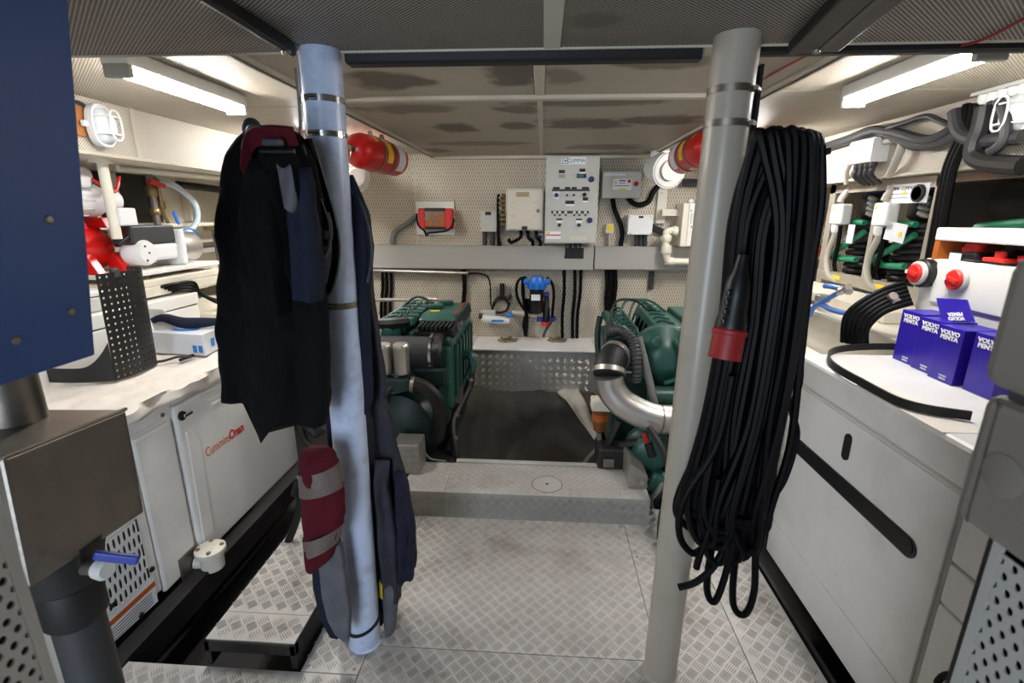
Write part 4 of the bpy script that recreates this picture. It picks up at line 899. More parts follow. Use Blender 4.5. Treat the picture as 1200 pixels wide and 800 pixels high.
# small grey box + glands box
t = wthing('relay_box', 'small grey box with dark label left of the gland cabinet', 'electrical box', (563, 247, 582, 271.5), .09)
o, r = wbox((563, 247, 582, 271.5), .09, 'panel_grey', t, 'body'); flat((568.5, 248, 575.5, 252), r[4], 'print_black', t, 'tag_plate')
for x in (568, 577.5): MB().tube([at_y(x, 271, YF-.05), at_y(x, 290, YF-.05)], .02, 8).build('cable', 'dark_grey', t, smooth=True)
t = wthing('gland_cabinet', 'square grey cabinet with cable glands along its side', 'electrical box', (593, 220.5, 636, 270), .16)
o, r = wbox((593, 220.5, 637, 270), .16, 'panel_grey', t, 'body'); Y = r[4]
x0, x1, z0, z1 = rectY(595, 222.5, 635.5, 268.5, Y-.005); B(x0, x1, Y-.008, Y, z0, z1).build('door', 'cream', t, bevel=.003)
flat((605, 225, 620, 230.5), Y-.008, 'brass', t, 'name_plate'); flat((611.5, 265, 618, 269.5), Y-.008, 'print_black', t, 'tag_plate'); disc(630.5, 247, 2, Y-.008, 'steel_dull', t, 'lock', .01)
for x in (602.5, 626): 
    for y in (237, 253): disc(x, y, .6, Y-.008, 'print_grey', t, 'screw', .003, 8)
for k in range(7):
    p = at_y(592.5, 230+5.5*k, YF-.08); o = MB().lathe(p, (-1, 0, 0), [(0, .022), (.02, .022), (.022, .026), (.034, .026), (.04, .015), (.05, .012)], 10).build('gland', 'brass', t, smooth=True)
    MB().tube(cr([p+Vector((-.045, 0, 0)), p+Vector((-.065, -.01, -.02)), Vector((p.x-.065+.004*k, YF-.09, TR and at_y(588, 288, YF-.09).z))], 4), .008, 6).build('cable', 'black_cable', o, smooth=True)
for k, (xa, xb) in enumerate(((610, 596), (618, 624), (628, 633))):
    mb = MB(); mb.tube(cr([W(xa, 270, .08), W(xa, 278, .1), W(xb+3, 284, .12), W(xb, 280, .13)] if k == 0 else [W(xa, 270, .08), W(xa+1, 278, .1), W(xb, 283, .1), W(xb, 289, .07)], 5), .014, 8); tag(mb.build('wall_cable', 'black_cable', smooth=True), ('black cable looping under the gland cabinet, leftmost of three', 'black cable under the middle of the gland cabinet', 'black cable under the gland cabinet beside the control cabinet')[k], 'cable')
t = wthing('small_gland', 'small grey cable gland box between two cabinets', 'gland box', (630, 273, 637, 282), .06); wbox((630, 273, 637, 282), .06, 'panel_grey', t, 'body'); disc(633.5, 277.5, 2, YF-.06, 'print_dark_blue', t, 'plug', .012)
# conduits below the tray
def vcables(xs, y0, y1, label, rpx, mt='black_cable', lab=('leftmost of the three', 'middle of the three', 'rightmost of the three')):
    for k, (xa, xb) in enumerate(xs):
        a, b_ = W(xa, y0, .035), W(xb, y1, .035); o = MB().tube(cr([a, a.lerp(b_, .33)+Vector((.006, 0, 0)), a.lerp(b_, .66)-Vector((.006, 0, 0)), b_], 4), rpx*YB/FPX, 8).build('wall_cable', mt, smooth=True); tag(o, label if len(xs) == 1 else label+', '+lab[k], 'cable', label)
vcables([(448, 447), (452.5, 452), (458, 458)], 316, 380, 'black vertical cable under the long tray beside the overalls', 1.8)
vcables([(543.5, 544)], 316, 380, 'thick black vertical cable behind the left green engine cover', 2.6)
vcables([(661, 659), (673.5, 671), (680.5, 676)], 316, 396, 'greasy black vertical cable right of the blue filter', 1.9)
vcables([(710.5, 711), (715.5, 716), (720.5, 721)], 316, 368, 'thick black vertical cable left of the right engine', 2.3)
vcables([(621, 616), (617, 614)], 350, 392, 'dark hose dropping from the blue filter to the locker', 1.8, lab=('right of the two', 'left of the two'))
o = MB().tube(cr([W(425, 317, .05), W(480, 318.5, .05), W(545, 320, .05), W(560, 320, .05), W(571, 324, .05), W(574.5, 335, .05), W(575, 358, .05)], 6), .007, 6).build('thin_cable', 'black_cable', smooth=True); tag(o, 'thin black cable along the underside of the long tray', 'cable')
o = MB().tube([W(420, 316, .08), W(548, 320, .08)], .014, 10).build('steel_conduit', 'steel_brushed', smooth=True); tag(o, 'straight grey metal conduit just under the long tray', 'conduit')
o = MB().tube(cr([W(420, 351, .3), W(470, 351, .3), W(508, 350, .3), W(514, 352, .3), W(516, 362, .3), W(516, 400, .35), W(516, 440, .4)], 5), .016, 10).tube([W(450, 351, .3), W(450, 351, .002)], .012, 8).build('hand_rail', 'steel_brushed', smooth=True); tag(o, 'beige bent handrail behind the left green engine', 'rail')
t = wthing('bracket_strip', 'small black bracket hanging below the short tray', 'bracket', (760, 318, 767, 339), .03); wbox((760.5, 318, 766.5, 338.5), .03, 'dark_grey', t, 'strip'); disc(763.5, 336, 1.2, YF-.03, 'steel_dull', t, 'bolt', .01, 8)
# blue water filter and side filter
t = wthing('water_filter', 'black water filter housing with bright blue cap', 'filter', (617, 322, 641, 368), .2)
p = at_y(629, 338, YF-.11); q = at_y(628.5, 367, YF-.11)
MB().lathe(q, p-q, [(0, .04), (.02, .055), ((p-q).length, .062)], 22).build('bowl', 'black_plastic', t, smooth=True)
MB().lathe(p, (0, 0, 1), [(0, .075), (.012, .08), (.05, .08), (.06, .07), (.085, .055), (.105, .05)], 24).build('cap', 'blue_plastic', t, smooth=True)
mb = MB()
for k in range(12): a = k*PI/6; mb.obox((p.x+.08*math.cos(a), p.y+.08*math.sin(a), p.z+.03), (.012, .012, .045), Matrix.Rotation(a, 3, 'Z'))
mb.build('cap_rib', 'blue_plastic', t)
for s in (-1, 1): MB().lathe(p+Vector((s*.075, 0, .06)), (s, 0, 0), [(0, .025), (.02, .028), (.035, .028), (.04, .018)], 12).build('port', 'blue_plastic', t, smooth=True)
flat((622.5, 345, 633, 352), YF-.17, 'print_white', t, 'label', .003)
t2 = wthing('side_filter', 'small filter with blue fittings and red bottom beside the blue filter', 'filter', (635, 342, 650, 381), .12)
p = at_y(640, 370, YF-.08); MB().lathe(p, (0, 0, 1), [(-.06, .015), (-.05, .03), (.06, .032), (.08, .02), (.17, .02)], 16).build('bowl', 'black_plastic', t2, smooth=True)
MB().lathe(at_y(638.5, 379.5, YF-.08), (0, 0, 1), [(-.015, .03), (.01, .034), (.02, .03)], 14).build('red_base', 'red_plastic', t2, smooth=True)
for x, y, s in ((632, 374, -1), (648, 373, 1), (640, 345, 1)): MB().lathe(at_y(x, y, YF-.08), (s, 0, 0), [(-.03, .018), (.01, .022), (.02, .022), (.025, .014)], 12).build('blue_fitting', 'blue_handle', t2, smooth=True)
cable('filter_hose', 'black hose looping left of the blue filter', [W(617, 325, .1), W(609, 327, .1), W(605, 337, .1), W(607, 350, .1), W(614, 362, .1), W(622, 366, .12), W(634, 364, .12), W(636, 352, .1)], .012)
cable('filter_hose', 'black hose looping right of the blue filter', [W(641, 325, .1), W(647, 332, .1), W(649, 345, .1), W(648, 358, .1), W(647, 372, .1)], .012)
cable('filter_hose', 'thick black hose down the left side of the blue filter', [W(613, 326, .12), W(613, 345, .11), W(617, 370, .11), W(616, 394, .13)], .016)
cable('filter_hose', 'grey hose from the side filter down to the locker', [W(648, 374, .08), W(644, 380, .08), W(638, 390, .1), W(637, 395, .12)], .012, 'dark_grey')
# white inline filter with black hose loop
t = wthing('inline_filter', 'white inline filter lying left of the blue filter', 'filter', (562, 366, 600, 379), .12)
a, b_ = at_y(564, 373, YF-.1), at_y(598, 376, YF-.1)
MB().lathe(a, b_-a, [(0, .02), (.015, .034), (.2, .036), (.235, .03), (.25, .018)], 16).build('cartridge', 'white_plastic', t, smooth=True)
MB().lathe(a+Vector((-.02, 0, .02)), (1, 0, 0), [(0, .025), (.03, .028)], 12).build('end_fitting', 'dark_grey', t, smooth=True)
MB().obox(a+Vector((.06, .03, .045)), (.13, .05, .05)).build('head', 'panel_grey', t, bevel=.008)
flat((576, 374.5, 590, 377), YF-.137, 'print_blue', t, 'print_line', .001)
MB().lathe(at_y(594, 369, YF-.12), (1, 0, 0), [(0, .018), (.04, .02), (.05, .012)], 12).build('blue_fitting', 'blue_plastic', t, smooth=True)
mb = MB(); mb.tube(cr([W(589, 334), W(587, 345), W(580, 353), W(577, 362), W(583, 366), W(593, 364), W(596, 356), W(590, 350), W(582, 352), W(577, 360)], 6), .012, 8); mb.cyl(W(588.5, 332, .05), W(588, 348, .05), .022); mb.tube(cr([W(590, 348, .05), W(596, 351, .05), W(598, 345, .04)], 4), .012, 6)
tag(mb.build('hose_loop', 'black_rubber', smooth=True), 'black looped hose hanging above the white inline filter', 'hose')
o = MB().tube(cr([W(598, 368, .1), W(606, 376, .11), W(611, 386, .12), W(612, 394, .14)], 5), .014, 8).build('drain_hose', 'grey_hose', smooth=True); tag(o, 'grey hose from the white inline filter to the locker', 'hose')
o = MB().tube([W(600, 366, .06), W(612, 367, .06), W(630, 370, .06)], .02, 8).build('cream_tube', 'cream_pipe', smooth=True); tag(o, 'cream tube between the inline filter and the blue filter', 'pipe')
# round vent ducts
def vent(x, y, Y, rp, d, label):
    p = at_y(x, y, Y); r = rp*Y/FPX; t = thing('round_vent', label, 'vent', p-Vector((0, 0, r)), 'round white vents'); d = Vector(d).normalized()
    MB().lathe(p, -d, [(0, r), (-.01, r*1.02), (-.012, r*.97), (.12, r*.9), (.22, r*.75)], 32).build('cowl', 'white_plastic', t, smooth=True)
    MB().cyl(p-d*.16, Vector((p.x-d.x*.16, p.y-d.y*.16, 1.97)), r*.55, n=20).build('duct', 'white_plastic', t, smooth=True)
    MB().lathe(p+d*.002, d, [(0, r*.95), (.012, r*.92), (.012, r*.6), (.03, r*.56), (.03, r*.5)], 32).build('rim', 'panel_grey', t, smooth=True)
    MB().lathe(p+d*.012, d, [(0, r*.5), (.005, r*.5)], 24).build('dark_mouth', 'filter_mesh', t)
vent(784, 199, 3.75, 19, (.25, -1, -.15), 'round white vent by the right fire extinguisher')
vent(416, 207, 3.55, 17, (.8, -.75, -.1), 'round white vent below the left fire extinguisher')
o = MB().tube([W(800, 214, .06), W(835, 214, .06)], .03, 8).build('dark_bar', 'dark_grey', smooth=True); tag(o, 'dark horizontal pipe right of the round vent', 'pipe')
t = wthing('cream_strip', 'cream vertical strip on the back wall below the round vent', 'cover strip', (770, 222, 781, 262), .03); wbox((770, 222, 781, 262), .03, 'cream', t, 'strip'); disc(775.5, 226, .8, YF-.03, 'panel_grey_dark', t, 'screw', .003, 8)
# fire extinguishers on the hatch rails
def extinguisher(p, d, L, r, label, xr):
    d = Vector(d).normalized(); t = thing('fire_extinguisher', label, 'fire extinguisher', p-Vector((0, 0, r)), 'red fire extinguishers')
    MB().lathe(p, d, [(0, r*.25), (.012, r*.55), (.04, r*.88), (.075, r), (L-.05, r), (L-.02, r*.9), (L, r*.55)], 30).build('cylinder', 'red_gloss', t, smooth=True)
    vh = MB().lathe(p-d*.035, d, [(0, .016), (.03, .02), (.04, .02)], 14).build('valve', 'steel_dull', t, smooth=True)
    MB().tube(cr([p-d*.03+Vector((-.01, 0, -.01)), p-d*.045+Vector((-.02, 0, -.05)), p-d*.045+Vector((.01, 0, -.055)), p-d*.03+Vector((.01, 0, -.01))], 4), .004, 6).build('pull_ring', 'brass', vh, smooth=True)
    u_ = Vector((1, 0, 0)); u_ = (u_-d*u_.dot(d)).normalized()*(1 if xr < 0 else -1); v_ = Vector((0, 0, 1)); v_ = (v_-d*v_.dot(d)).normalized()
    for f, w_, mt, a0, a1 in ((.22, .035, 'print_yellow', .6, 1.3), (.44, .06, 'print_yellow', -.5, .7), (.70, .085, 'print_white', -.9, 1.2)):
        mb = MB(); mb.grid(lambda a, b_: p+d*(L*f+w_*b_)+(u_*math.cos(a0+(a1-a0)*a)+v_*math.sin(a0+(a1-a0)*a))*(r+.001), 12, 1); mb.build('label', mt, t, smooth=True)
    for f in (.36, .62):
        mb = MB(); mb.lathe(p+d*(L*f), d, [(0, r+.001), (0, r+.005), (.014, r+.005), (.014, r+.001)], 30); o = mb.build('clamp_band', 'steel_dull', t, smooth=True)
        q = p+d*(L*f+.007); MB().prism([q+Vector((-.02, 0, r*.8)), q+Vector((.02, 0, r*.8)), Vector((q.x+.012, q.y, 1.955)), Vector((q.x-.012, q.y, 1.955))], d*.004).build('hanger', 'steel_dull', t)
    return t
e0 = at_y(413, 174, 2.75); e1 = at_y(466, 189, 3.25)
extinguisher(e0, e1-e0, (e1-e0).length, .096, 'red fire extinguisher slung under the ceiling beside the pale pillar', -.91)
e0 = at_y(838, 168, 2.8); e1 = at_y(797, 187, 3.35)
extinguisher(e0, e1-e0, (e1-e0).length, .094, 'red fire extinguisher slung under the ceiling behind the beige pillar', .85)
# ------------------------------------------------------------------ engines
rnd = random.Random(21)
def clutter_pipe(t, pts, r, mt='green_engine', name='fuel_pipe', n=8): return MB().tube(cr(pts, 5), r, n).build(name, mt, t, smooth=True)
E1 = thing('marine_engine', 'green marine engine with black air filter, left of the mat', 'engine', (-.85, 3.0, -.25), 'green marine engines')
xr, y0, y1, zt = -.515, 2.62, 3.40, .885
B(-1.10, xr-.03, 2.66, 3.40, .05, .62).build('engine_block', 'green_dark', E1, bevel=.03)
B(-1.02, -.60, 2.75, 3.35, -.25, .06).build('oil_sump', 'green_dark', E1, bevel=.05)
# charge cooler / cover with sloped front
MB().prism([(xr-.24, 2.86, .80), (xr-.24, 2.86, .86), (xr-.235, 2.93, .885), (xr-.235, 3.38, .875), (xr-.235, 3.40, .60), (xr-.235, 2.86, .60)], (.235, 0, 0)).build('engine_cover', 'green_engine', E1, bevel=.012)
# tall right flank with ribs
B(xr-.06, xr+.004, 2.64, 3.41, .36, .80).build('side_flank', 'green_engine', E1, bevel=.015)
for k in range(6): MB().prism([(xr+.003, 2.70+.12*k, .42), (xr+.003, 2.74+.12*k, .42), (xr+.003, 2.76+.12*k, .74), (xr+.003, 2.72+.12*k, .74)], (.022, 0, 0)).build('flank_rib', 'green_engine', E1, bevel=.006)
# black slatted grille and badge in front of the cover
for k in range(8): B(xr-.21+.026*k, xr-.196+.026*k, 2.70, 2.87, .835, .855).build('grille_slat', 'black_plastic', E1)
MB().prism([(xr-.23, 2.69, .80), (xr-.23, 2.88, .82), (xr-.23, 2.88, .84), (xr-.23, 2.69, .825)], (.24, 0, 0)).build('grille_base', 'black_plastic', E1)
bd = MB().prism([(xr-.005, 2.66, .845), (xr+.006, 2.66, .80), (xr+.006, 3.36, .82), (xr-.005, 3.36, .875)], (.012, 0, 0)).build('badge_strip', 'black_plastic', E1)
B(xr-.027, xr-.022, 2.9, 3.34, .879, .887).build('red_stripe', 'print_red', E1)
text('D6', .055, (xr+.020, 2.86, .833), (0, 1, .02), (-.25, 0, 1), 'print_grey', bd, bold=.001, sx=2.4)
B(xr-.20, xr-.14, 3.0, 3.03, .884, .888).build('yellow_label', 'print_yellow', E1)
# injector side: rail, valve cover, pipes
B(-1.03, xr-.26, 2.80, 3.42, .62, .76).build('valve_cover', 'green_engine', E1, bevel=.03)
MB().cyl((-.92, 2.72, .80), (-.86, 3.4, .81), .032).build('fuel_rail', 'green_engine', E1, smooth=True)
for k in range(6):
    y = 2.78+.11*k
    MB().lathe((-.88, y, .76), (0, 0, 1), [(0, .032), (.05, .032), (.055, .02), (.09, .02), (.1, .012)], 10).build('injector', 'green_engine', E1, smooth=True)
    clutter_pipe(E1, [(-.88, y, .84), (-.86, y+.03, .89), (-.92, y+.06, .88), (-.95, y+.02, .82)], .007)
    clutter_pipe(E1, [(-.99, y, .75), (-1.0, y+.02, .84), (-.93, y+.05, .87), (-.80, y+.04, .85)], .009)
    MB().obox((-.80, y+.03, .86), (.07, .05, .05), Matrix.Rotation(rnd.uniform(-.4, .4), 3, 'Z')).build('bracket', 'green_engine', E1, bevel=.01)
clutter_pipe(E1, [(-1.08, 2.80, .80), (-1.0, 2.78, .845), (-.9, 2.77, .855), (-.80, 2.80, .86)], .033, 'black_rubber', 'breather_hose')
clutter_pipe(E1, [(-.98, 3.2, .84), (-.88, 3.25, .93), (-.78, 3.22, .92), (-.72, 3.1, .89)], .01, 'black_rubber', 'breather_hose')
for x, y in ((-.70, 3.12), (-.66, 3.26)): MB().obox((x, y, .895), (.10, .06, .03), Matrix.Rotation(.3, 3, 'Z')).build('cap_bracket', 'green_engine', E1, bevel=.01)
# air filter
af = at_y(450, 414, 2.66); ae = at_y(512, 414, 2.62)
r = .112
MB().lathe((af.x-.06, 2.63, af.z), (1, 0, 0), [(0, r*.8), (.02, r), (ae.x-af.x+.05, r), (ae.x-af.x+.06, r*.97)], 32).build('air_filter', 'filter_mesh', E1, smooth=True)
MB().lathe((ae.x-.03, 2.63, ae.z), (1, 0, 0), [(0, r*1.0), (.0, r*1.05), (.016, r*1.05), (.016, r)], 32).build('filter_band', 'chrome', E1, smooth=True)
MB().lathe((ae.x, 2.63, ae.z), (1, 0, 0), [(-.02, r*.99), (.03, r*1.0), (.045, r*.9), (.04, r*.72), (.03, r*.7)], 32).build('filter_end_cap', 'black_plastic', E1, smooth=True)
# canisters and bracket
for x in (471.5, 451):
    p = at_y(x, 437, 2.42); h = .165
    c = MB().lathe((p.x, 2.42, p.z), (0, 0, 1), [(0, .036), (.008, .041), (h-.03, .041), (h-.026, .043), (h-.008, .043), (h, .038)], 24).build('fuel_filter', 'steel_brushed', E1, smooth=True)
p = at_y(470, 445, 2.45)
B(p.x-.20, p.x+.06, 2.38, 2.60, p.z-.045, p.z+.03).build('filter_bracket', 'green_dark', E1, bevel=.015)
B(p.x+.05, xr-.01, 2.52, 2.70, p.z-.06, p.z+.045).build('front_bracket', 'green_dark', E1, bevel=.015)
B(xr-.07, xr-.0, 2.58, 2.68, .40, .76).build('corner_web', 'green_engine', E1, bevel=.012)
# bell housing and lower front
MB().lathe((-.82, 2.70, .28), (0, -1, 0), [(0, .30), (.10, .30), (.12, .26), (.20, .22), (.24, .12)], 32).build('bell_housing', 'green_dark', E1, smooth=True)
MB().lathe((-1.0, 2.52, .50), (.9, -.35, -.15), [(0, .05), (.02, .06), (.14, .06), (.16, .04)], 18).build('starter_motor', 'green_engine', E1, smooth=True)
clutter_pipe(E1, [(-1.05, 2.44, .60), (-.92, 2.42, .58), (-.80, 2.42, .56), (-.70, 2.42, .60)], .022, 'green_engine', 'coolant_pipe')
clutter_pipe(E1, [(-.80, 2.44, .58), (-.68, 2.43, .60), (-.58, 2.44, .53), (-.55, 2.46, .40), (-.58, 2.48, .25)], .04, 'black_rubber', 'front_hose')
MB().lathe((-.70, 2.43, .595), (1, 0, -.1), [(0, .042), (0, .045), (.02, .045), (.02, .042)], 18).build('hose_clamp', 'steel_dull', E1, smooth=True)
clutter_pipe(E1, [(-1.0, 2.40, .40), (-.9, 2.38, .47), (-.82, 2.38, .56), (-.78, 2.40, .60)], .016, 'black_rubber', 'coolant_hose')
# right flank hoses
clutter_pipe(E1, [(xr-.02, 2.92, .60), (xr+.07, 2.90, .63), (xr+.09, 2.88, .56), (xr+.06, 2.85, .48)], .03, 'green_engine', 'coolant_pipe')
clutter_pipe(E1, [(xr+.085, 2.88, .57), (xr+.07, 2.82, .44), (xr+.02, 2.70, .34), (xr-.0, 2.60, .28), (xr+.03, 2.52, .15), (xr+.05, 2.48, .0)], .026, 'black_rubber', 'flank_hose')
for q in ((xr+.075, 2.84, .47), (xr+.01, 2.66, .31), (xr+.02, 2.56, .21)): MB().lathe(q, (.2, .5, .9), [(0, .027), (0, .031), (.018, .031), (.018, .027)], 14).build('hose_clamp', 'steel_dull', E1, smooth=True)
MB().obox((xr+.02, 2.74, .42), (.05, .07, .10)).build('steel_bracket', 'steel_dull', E1, bevel=.006)
MB().obox((-.62, 2.50, .02), (.28, .18, .22)).build('front_mount', 'black_paint', E1, bevel=.02)
MB().lathe((-.56, 2.40, .07), (0, -1, 0), [(0, .018), (.02, .018), (.03, .01)], 12).build('blue_plug', 'blue_handle', E1, smooth=True)
clutter_pipe(E1, [(-.74, 2.42, .12), (-.70, 2.38, .2), (-.64, 2.38, .22), (-.6, 2.39, .17), (-.52, 2.42, .14)], .006, 'grey_hose', 'wire_loop')

E2 = thing('marine_engine', 'green marine engine with stainless exhaust elbow, right of the mat', 'engine', (.8, 3.0, -.25), 'green marine engines')
B(.44, 1.05, 2.70, 3.42, .05, .60).build('engine_block', 'green_dark', E2, bevel=.03)
B(.50, .98, 2.8, 3.35, -.25, .06).build('oil_sump', 'green_dark', E2, bevel=.05)
B(.66, 1.06, 2.72, 3.32, .60, .86).build('valve_cover', 'green_engine', E2, bevel=.03)
MB().prism([(.66, 2.64, .78), (.66, 2.74, .875), (.66, 3.28, .885), (.66, 3.34, .83), (.66, 3.34, .70), (.66, 2.64, .70)], (.16, 0, 0)).build('engine_cover', 'green_engine', E2, bevel=.012)
MB().prism([(.86, 2.70, .78), (.86, 2.78, .885), (.86, 3.28, .89), (.86, 3.32, .70), (.86, 2.70, .70)], (.2, 0, 0)).build('engine_cover', 'green_engine', E2, bevel=.012)
for k in range(6):
    y = 2.76+.11*k
    MB().lathe((.58, y, .70), (0, 0, 1), [(0, .034), (.06, .034), (.065, .02), (.10, .02), (.12, .012)], 10).build('injector', 'green_engine', E2, smooth=True)
    clutter_pipe(E2, [(.58, y, .80), (.55, y+.03, .86), (.49, y+.04, .84), (.47, y+.01, .76)], .008)
    clutter_pipe(E2, [(.62, y, .72), (.66, y+.03, .83), (.70, y+.05, .89), (.78, y+.03, .88)], .008)
    MB().obox((.50, y+.03, .80), (.08, .05, .05), Matrix.Rotation(rnd.uniform(-.5, .5), 3, 'Z')).build('bracket', 'green_engine', E2, bevel=.01)
MB().cyl((.50, 2.74, .77), (.46, 3.4, .80), .03).build('fuel_rail', 'green_engine', E2, smooth=True)
B(.42, .60, 2.75, 3.40, .55, .73).build('manifold', 'green_engine', E2, bevel=.03)
for k in range(3): clutter_pipe(E2, [(.45+.06*k, 3.1, .82), (.5+.06*k, 3.2, .93), (.62+.05*k, 3.2, .94), (.7+.05*k, 3.1, .89)], .008, ('black_rubber', 'green_engine', 'green_engine')[k], 'fuel_pipe')
clutter_pipe(E2, [(.40, 3.2, .83), (.385, 3.18, .7), (.40, 3.1, .5)], .02, 'green_dark', 'side_pipe')
clutter_pipe(E2, [(.44, 3.05, .83), (.42, 3.0, .7), (.43, 2.95, .55)], .02, 'dark_grey', 'side_pipe')
# front gear case (round) with pulley
gc = at_y(766, 420, 2.60)
MB().lathe((gc.x+.06, 2.72, gc.z), (0, -1, 0), [(0, .17), (.06, .17), (.09, .13), (.13, .09), (.15, .05)], 28).build('gear_case', 'green_engine', E2, smooth=True)
MB().lathe((gc.x+.0, 2.60, gc.z+.10), (0, -1, 0), [(0, .03), (.03, .03), (.035, .02)], 14).build('oil_cap', 'green_engine', E2, smooth=True)
clutter_pipe(E2, [(gc.x+.10, 2.58, gc.z+.12), (gc.x+.15, 2.55, gc.z+.02), (gc.x+.14, 2.55, gc.z-.08), (gc.x+.06, 2.56, gc.z-.13)], .012, 'green_engine', 'coolant_pipe')
MB().cyl((gc.x-.02, 2.55, gc.z-.20), (gc.x+.3, 2.55, gc.z-.20), .055).build('heat_exchanger', 'green_engine', E2, smooth=True)
# gearbox low at the front
gb = at_y(758, 532, 2.38)
MB().lathe((gb.x+.02, 2.50, gb.z), (0, -1, 0), [(0, .12), (.05, .125), (.08, .10), (.14, .09), (.16, .05)], 24).build('gearbox', 'green_engine', E2, smooth=True)
MB().obox((gb.x+.07, 2.37, gb.z-.16), (.14, .12, .12), Matrix.Rotation(.4, 3, 'Y')).build('gearbox_foot', 'green_engine', E2, bevel=.02)
for k in range(5): a = k*1.1; MB().lathe((gb.x+.02+.095*math.cos(a), 2.42, gb.z+.095*math.sin(a)), (0, -1, 0), [(0, .011), (.02, .011)], 6).build('bolt', 'steel_dull', E2)
MB().cyl((gb.x-.01, 2.36, gb.z+.08), (gb.x-.03, 2.35, gb.z+.13), .012).build('red_cap', 'red_plastic', E2, smooth=True)
MB().cyl((gb.x+.02, 2.34, gb.z+.01), (gb.x-.005, 2.35, gb.z+.08), .022).build('sensor', 'black_plastic', E2, smooth=True)
for k in range(3): clutter_pipe(E2, [(gb.x+.10+.03*k, 2.36, gb.z-.10), (gb.x+.06+.03*k, 2.30, gb.z-.16), (gb.x+.02+.03*k, 2.30, gb.z-.24), (gb.x+.08, 2.3, gb.z-.36)], .015, ('grey_hose', 'black_rubber', 'black_rubber')[k], 'gearbox_hose')
B(.34, .46, 2.50, 2.68, -.02, .18).build('front_mount', 'black_paint', E2, bevel=.02)
MB().obox((gb.x-.18, 2.45, gb.z-.05), (.16, .12, .14)).build('front_pump', 'black_paint', E2, bevel=.02)
MB().obox((gb.x-.20, 2.38, gb.z-.06), (.06, .02, .05)).build('steel_plate', 'steel_dull', E2, bevel=.004)
# yellow filter on the inner side
fy = at_y(703, 475, 2.55)
MB().lathe((fy.x+.005, 2.56, fy.z), (0, 0, -1), [(0, .045), (.06, .045), (.065, .04), (.15, .036), (.165, .02)], 18).build('oil_filter', 'amber', E2, smooth=True)
MB().lathe((fy.x+.005, 2.56, fy.z-.05), (0, 0, -1), [(0, .0455), (.04, .0455)], 18).build('orange_label', 'orange', E2, smooth=True)
B(fy.x-.05, fy.x+.06, 2.50, 2.60, fy.z-.02, fy.z+.045).build('filter_head', 'cream', E2, bevel=.01)
clutter_pipe(E2, [(.36, 2.52, .10), (.40, 2.46, .2), (.46, 2.44, .26), (.56, 2.42, .30), (.66, 2.42, .30)], .026, 'black_rubber', 'raw_water_hose')
clutter_pipe(E2, [(.30, 2.50, .06), (.36, 2.46, .16), (.40, 2.45, .3), (.44, 2.46, .4)], .022, 'black_rubber', 'raw_water_hose')
# exhaust: black elbow, clamps, stainless bend
EX = thing('exhaust_elbow', 'shiny stainless exhaust bend with clamped black hose in front of the right engine', 'exhaust pipe', (.5, 2.5, .2))
Yx = 2.36
R_ = 19.5*Yx/FPX*.98
k_ = [at_y(742, 412, Yx+.22), at_y(728, 412, Yx+.15), at_y(716, 424, Yx+.05), at_y(713, 440, Yx)]
MB().tube(cr(k_, 8), R_*.98, 20).build('rubber_hose', 'black_rubber', EX, smooth=True)
s_ = [at_y(713, 440, Yx), at_y(716, 455, Yx), at_y(727, 470, Yx-.01), at_y(746, 482, Yx-.02), at_y(768, 490, Yx-.03), at_y(785, 491.5, Yx-.03), at_y(840, 492, Yx-.03)]
MB().tube(cr(s_, 10), R_*.93, 28).build('steel_bend', 'steel', EX, smooth=True)
sp = cr(s_, 10); c = sp[44]; dd = (sp[45]-sp[43]).normalized(); MB().lathe(c-dd*.004, dd, [(0, R_*.93), (.002, R_*.97), (.008, R_*.97), (.01, R_*.93)], 28).build('weld_ring', 'steel_dull', EX, smooth=True)
kp = cr(k_, 8)
for i in (12, 21):
    c = kp[i]; dd = (kp[i+1]-kp[i-1]).normalized(); o = MB().lathe(c-dd*.013, dd, [(0, R_), (0, R_*1.05), (.026, R_*1.05), (.026, R_)], 28).build('band_clamp', 'steel_brushed', EX, smooth=True)
    q = c+Vector((R_*1.04, -.01, .01)); MB().cyl(q+Vector((-.02, -.01, 0)), q+Vector((.03, .01, -.01)), .008, n=8).build('clamp_bolt', 'chrome', o, smooth=True)
# corrugated hose + grey hose
a_, b_ = at_y(730, 388, 2.5), at_y(744, 447, 2.4)
pts = cr([a_+Vector((-.05, .1, -.03)), a_, at_y(742, 402, 2.45), at_y(746, 425, 2.4), b_], 24)
K = len(pts)
o = MB().tube(pts, .028, 12, rf=lambda t_: 1+.13*math.sin(t_*K*1.4)).build('corrugated_hose', 'dark_grey', smooth=True, ang=80); tag(o, 'black corrugated hose curving down in front of the right engine', 'hose')
o = MB().tube(cr([at_y(748, 395, 2.52), at_y(757, 430, 2.48), at_y(766, 468, 2.46), at_y(769, 480, 2.46)], 6), .021, 12).build('coolant_hose', 'grey_hose', smooth=True); tag(o, 'smooth grey hose behind the corrugated hose', 'hose')
for k, (pp, r_) in enumerate((([(760, 500), (778, 530), (786, 570), (780, 610), (778, 640)], .016), ([(800, 520), (792, 560), (776, 600), (773, 632)], .014))):
    o = MB().tube(cr([at_y(x, y, 2.2-.08*j) for j, (x, y) in enumerate(pp)], 6), r_, 8).build('floor_hose', 'black_rubber', smooth=True); tag(o, ('black hose dropping behind the beige pillar beside the gearbox', 'thinner black hose dropping behind the beige pillar to the floor')[k], 'hose')
